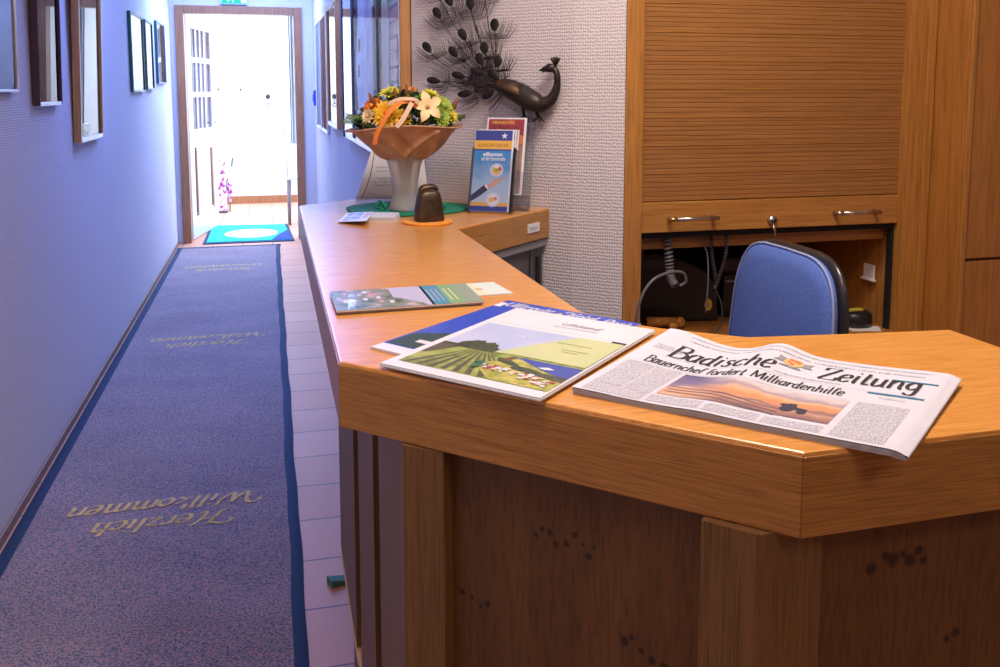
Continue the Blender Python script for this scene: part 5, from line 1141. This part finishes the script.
# ---- leaflet holders
def holder():
    # local frame: x across the leaflet, y up (leaning back), z out of the face
    ux = Vector((.87, -.49, 0)).normalized(); uy = Vector((.145, .26, .955)).normalized()
    def leafs(o, n, gap, paint, name, label, group=None):
        for k_ in range(n):
            X = frame3((o[0] + .0165 * k_ , o[1] + gap * k_, o[2]), ux, uy)
            yield k_, X
    bl_ = glossp('navy band', (.03, .05, .30)); sk = mat('blue sky leaflet', (.06, .22, .52), .4); yb = glossp('ochre band', (.70, .42, .07)); wt = m_pw
    m, nt, b = _new('leaflet sky print'); tc = nt.nodes.new('ShaderNodeTexCoord'); sp = nt.nodes.new('ShaderNodeSeparateXYZ'); nt.links.new(tc.outputs['Object'], sp.inputs[0])
    mr = nt.nodes.new('ShaderNodeMapRange'); nt.links.new(sp.outputs[2], mr.inputs[0]); mr.inputs['From Min'].default_value = 0; mr.inputs['From Max'].default_value = .20
    n2 = nt.nodes.new('ShaderNodeTexNoise'); n2.inputs['Scale'].default_value = 25; nt.links.new(tc.outputs['Object'], n2.inputs['Vector'])
    ad = nt.nodes.new('ShaderNodeMath'); ad.operation = 'MULTIPLY_ADD'; nt.links.new(n2.outputs[0], ad.inputs[0]); ad.inputs[1].default_value = .35; nt.links.new(mr.outputs[0], ad.inputs[2])
    nt.links.new(ramp(nt, ad.outputs[0], [(.2, (.50, .60, .72)), (.55, (.30, .48, .70)), (.85, (.03, .22, .55))]), b.inputs['Base Color']); b.inputs['Roughness'].default_value = .35
    for k_ in range(3):
        X = frame3((0.470 + .0095 * k_, 2.166 + .012 * k_, T + .004), ux, uy)
        r = thing('travel_leaflet', tuple(X @ Vector((.05, 0, 0))), ['blue travel leaflet with outstretched hand picture, front of the leaflet holder', 'blue travel leaflet directly behind the front one in the holder', 'blue travel leaflet at the back of the clear holder, before the red one'][k_], 'leaflet', 'travel leaflets in the clear holder')
        MB().box((0, 0, -.003), (.100, .207, 0), wt, X, bev=.0005).build('pages', r)
        c = MB(); q = lambda pts, m_, l=.0006: c.add([tuple(X @ Vector((x, y, l))) for x, y in pts], [tuple(range(len(pts)))], m_)
        box = lambda x0, x1, y0, y1, m_, l=.0006: q([(x0, y0), (x1, y0), (x1, y1), (x0, y1)], m_, l)
        box(.001, .096, .022, .158, m); box(.001, .096, 0.001, .014, bl_); box(.001, .096, .014, .023, yb, .0007); box(.001, .096, .180, .206, bl_); box(.001, .096, .158, .180, yb); box(.001, .096, .154, .158, bl_, .0007)
        st_ = [(.076 + (.009 if i % 2 == 0 else .0035) * math.cos(i * math.pi / 5 + math.pi / 2), .192 + (.009 if i % 2 == 0 else .0035) * math.sin(i * math.pi / 5 + math.pi / 2)) for i in range(10)]
        q(st_, wt, .0009)
        c.build('cover', r)
        if k_: continue
        circ = lambda cx_, cy_, R_, m_, l, n=24: c2.add([tuple(X @ Vector((cx_ + R_ * math.cos(i * 2 * math.pi / n), cy_ + R_ * math.sin(i * 2 * math.pi / n), l))) for i in range(n)], [tuple(range(n))], m_)
        c2 = MB(); sk_ = mat('hand skin print', (.62, .34, .26), .5); pale = mat('pale badge', (.62, .62, .78), .5); gold = mat('gold badge', (.75, .50, .12), .5)
        circ(.062, .105, .017, pale, .0009); circ(.062, .105, .012, gold, .0011); circ(.070, .108, .005, mat('red badge', (.6, .12, .08), .5), .0013); circ(.062, .112, .006, wt, .00125); circ(.061, .105, .005, mat('green badge', (.30, .42, .10), .5), .0013)
        circ(.058, .030, .018, pale, .0009); circ(.058, .030, .013, wt, .0011); circ(.054, .030, .007, gold, .0013); circ(.064, .033, .005, mat('pink badge', (.6, .25, .3), .5), .0013)
        P3_ = lambda pts, m_, l: c2.add([tuple(X @ Vector((x, y, l))) for x, y in pts], [tuple(range(len(pts)))], m_)
        P3_([(.001, .024), (.001, .040), (.034, .068), (.044, .055), (.020, .036)], mat('navy sleeve print', (.02, .025, .09), .5), .0008)
        P3_([(.033, .066), (.042, .068), (.047, .060), (.043, .055)], wt, .00095)
        P3_([(.040, .066), (.055, .075), (.064, .080), (.090, .090), (.066, .070), (.056, .062), (.045, .056)], sk_, .0010); P3_([(.055, .074), (.052, .082), (.066, .083), (.064, .077)], sk_, .00105); P3_([(.060, .078), (.080, .088), (.083, .086), (.064, .074)], sk_, .0011)
        c2.build('hand_picture', r)
        t = MB()
        for (x_, y_, w_, s_, tx, bd_) in ((.024, .140, .050, .014, 'willkommen', .03), (.020, .129, .062, .014, 'auf der Sonnenseite', .02), (.008, .164, .080, .012, 'ALL INCLUSIVE CARD 2018', .01)):
            put(t, sans(tx, s_, bd_), lambda x, y, x_=x_, y_=y_: tuple(X @ Vector((x_ + x, y_ + y, .0012))), wt if y_ < .16 else mat('ochre lettering', (.35, .18, .03), .5), width=w_)
        t.build('lettering', r)
    # red leaflet further back
    X = frame3((0.512, 2.212, T + .040), ux, uy)
    r = thing('red_leaflet', tuple(X @ Vector((.05, 0, 0))), 'red and tan leaflet standing behind the blue travel leaflets', 'leaflet')
    MB().box((0, 0, -.003), (.104, .200, 0), wt, X, bev=.0005).build('pages', r)
    c = MB(); q = lambda pts, m_, l=.0006: c.add([tuple(X @ Vector((x, y, l))) for x, y in pts], [tuple(range(len(pts)))], m_)
    q([(.004, .128), (.098, .128), (.098, .196), (.004, .196)], noisy('dark red print', [(.35, (.08, .012, .02)), (.6, (.35, .03, .04)), (.75, (.5, .18, .08))], 35, .4)); q([(.004, .004), (.098, .004), (.098, .128), (.004, .128)], noisy('tan print', [(.3, (.28, .17, .15)), (.7, (.42, .28, .24))], 30, .4))
    q([(.07, .13), (.098, .13), (.098, .152), (.08, .158)], mat('orange lamp print', (.6, .2, .06), .5), .0008); c.build('cover', r)
    t = MB(); put(t, sans('WEIHNACHTEN', .012, .02), lambda x, y: tuple(X @ Vector((.012 + x, .183 + y, .0010))), yb, width=.06); put(t, sans('Schwarzwald', .016, .01, .3), lambda x, y: tuple(X @ Vector((.030 + x, .158 + y, .0010))), m_pw, width=.05); t.build('lettering', r)
    # clear holders
    X = frame3((0.466, 2.160, T + .001), ux, uy)
    r = thing('leaflet_holder', (0.52, 2.18, T), 'clear acrylic leaflet holder standing at the end of the counter wing', 'leaflet holder')
    MB().box((0, .001, .006), (.108, .135, .008), m_acr, X).build('front_pane', r)
    MB().box((.106, .001, -.045), (.108, .165, .008), m_acr, X).box((0, .001, -.045), (.002, .165, .008), m_acr, X).build('side_pane', r)
    MB().box((0, 0, -.045), (.108, .0015, .008), m_acr, X).build('floor_pane', r)
    X = frame3((0.505, 2.205, T + .001), ux, uy)
    r = thing('leaflet_holder', (0.56, 2.22, T), 'taller clear acrylic holder behind with the red leaflet', 'leaflet holder')
    MB().box((.001, .001, -.008), (.128, .272, -.006), m_acr, X).build('back_pane', r)
    MB().box((.002, .001, .004), (.127, .10, .006), m_acr, X).build('front_pane', r)
    MB().box((.126, .001, -.008), (.128, .262, .006), m_acr, X).box((.001, .001, -.008), (.003, .10, .006), m_acr, X).build('side_pane', r)
    MB().box((.0, .0, -.009), (.129, .038, .004), m_acr, X).build('leaflet_rest', r)
holder()

# ------------------------------------------------------------------ metal peacock on the slanted wall
def peacock():
    nx = Vector((-.7071, -.7071, 0))
    m_b = mat('dark patinated metal', (.045, .035, .032), .42, metal=.6, bump=(50, .4, .002), var=.4); m_e = mat('feather eye metal', (.030, .027, .024), .5, metal=.5, var=.5); m_w = mat('thin dark wire', (.05, .035, .04), .5, metal=.5)
    m_g = mat('rusty gold metal', (.085, .05, .028), .5, metal=.6, var=.4)
    def W3(x, z, off=.01):  # x: world x along the wall, off: distance out of the wall
        return Vector((x, 2.90 - x, z)) + nx * off
    r = thing('metal_peacock', (0.60, 2.30, 1.30), 'dark metal peacock wall ornament with spread tail feathers on the slanted wall', 'wall ornament')
    path = [(0.588, 1.348), (0.600, 1.342), (0.622, 1.332), (0.645, 1.318), (0.668, 1.302), (0.685, 1.296), (0.702, 1.306), (0.712, 1.328), (0.7155, 1.352), (0.714, 1.372), (0.708, 1.384)]
    rad = [.008, .020, .026, .028, .026, .020, .0145, .011, .0085, .0080, .0085]
    P_ = catmull([W3(x, z, .028) for x, z in path], 4); rr_ = []
    for i in range(len(path) - 1): rr_ += [rad[i] + (rad[i + 1] - rad[i]) * k / 4 for k in range(4)]
    rr_.append(rad[-1])
    b = MB().tube(P_, rr_, m_b, 14)
    b.tube([W3(.711, 1.386, .028), W3(.699, 1.386, .028), W3(.689, 1.383, .028), W3(.678, 1.379, .028)], [.0095, .0115, .007, .0008], m_b, 10)
    b.tube([W3(.697, 1.383, .028), W3(.684, 1.374, .028)], [.004, .0006], m_b, 8)
    b.build('body', r)
    wg = MB(); wg.tube([W3(.592, 1.352, .045), W3(.61, 1.348, .052), W3(.635, 1.335, .053), W3(.660, 1.312, .045)], [.006, .015, .017, .004], m_g, 10, flat=(1, .5)); wg.build('wing', r)
    cr = MB()
    for a in (-.5, -.15, .2, .55): cr.tube([W3(.711, 1.390, .028), W3(.711 + .012 * math.sin(a), 1.390 + .018 * math.cos(a), .028), W3(.711 + .017 * math.sin(a), 1.390 + .023 * math.cos(a), .028)], [.0025, .0035, .003], m_b, 6)
    cr.build('crest', r)
    for (x0_, x1_) in ((.645, .648), (.668, .678)):
        f = MB().tube([W3(x0_, 1.296, .028), W3(x1_, 1.262, .026)], [.006, .0035], m_b, 8)
        for dx in (-.012, .004, .014): f.tube([W3(x1_, 1.264, .026), W3(x1_ + dx * .6, 1.256, .030), W3(x1_ + dx, 1.250, .034)], [.004, .0035, .0012], m_b, 6)
        f.build('foot', r)
    eyes = [(0.454, 1.537), (0.515, 1.477), (0.435, 1.446), (0.495, 1.432), (0.531, 1.556), (0.581, 1.499), (0.56, 1.44), (0.551, 1.412), (0.591, 1.405), (0.543, 1.378), (0.581, 1.372), (0.501, 1.37), (0.448, 1.357), (0.551, 1.344), (0.52, 1.321), (0.569, 1.319), (0.484, 1.568), (.560, 1.60), (.505, 1.63), (.44, 1.62)]
    root = Vector((.592, 1.346)); rr = random.Random(21)
    for (ex, ez) in eyes:
        e = Vector((ex, ez)); d = e - root; L_ = d.length; t = d.normalized(); n_ = Vector((-t.y, t.x))
        side = 1 if ex < .55 else -1
        off = .012 + rr.uniform(0, .012)
        big = 1.0 if L_ > .07 else .95
        f = MB()
        # feather leans more upright than its stalk
        up = (t * .35 + Vector((-.25 if ex < .53 else 0.05, .95)) * .65).normalized() if ez > 1.39 else (t * .8 + Vector((-.3, .3)) * .4).normalized()
        sd = Vector((-up.y, up.x))
        st0 = e - up * .030
        sag = n_ * (.008 * side)
        f.tube([W3(root.x, root.y, .022)] + [W3(*(root.lerp(st0, k) - Vector((0, .020 * math.sin(k * math.pi) * min(1, L_ / .12)))), off) for k in (.3, .6, .85)] + [W3(*st0, off), W3(*(e - up * .012), off)], .0012, m_w, 5)
        for k_ in range(7):      # barbs curving up on both sides
            s0 = st0 + up * .006 + (root - st0) * (.018 * k_)
            for sg in (-1, 1):
                ln = .040 + rr.uniform(-.006, .010); sp = .012 + .0035 * k_ * rr.uniform(.7, 1.2)
                p0 = s0; p1 = s0 + up * ln * .10 + sd * sg * sp * .85; p2 = s0 + up * ln * .62 + sd * sg * sp * 1.2; p3 = s0 + up * ln + sd * sg * sp * 1.35
                f.tube([W3(*p0, off), W3(*p1, off + .001), W3(*p2, off + .002), W3(*p3, off + .003)], [.0010, .0009, .0007, .0005], m_w, 4)
        ft = f.build('tail_feather', r)
        E_ = MB(); n2 = 18; vs = []
        for lay, (k, o2) in enumerate(((1, 0), (.75, .0022), (.3, .0032))):
            for i in range(n2):
                a = 2 * math.pi * i / n2; rx = .0100 * big * (1 - .35 * max(0, -math.cos(a))); 
                q = e + up * ((.0165 * big) * math.cos(a) * k) + sd * (rx * math.sin(a) * k); vs.append(tuple(W3(*q, off + .003 + o2)))
        fs = [(i * n2 + j, i * n2 + (j + 1) % n2, (i + 1) * n2 + (j + 1) % n2, (i + 1) * n2 + j) for i in range(2) for j in range(n2)] + [tuple(2 * n2 + j for j in range(n2))]
        E_.add(vs, fs, m_e, True); E_.build('feather_eye', ft)
peacock()

for o in ORIG:
    if '_o' in o: del o['_o']
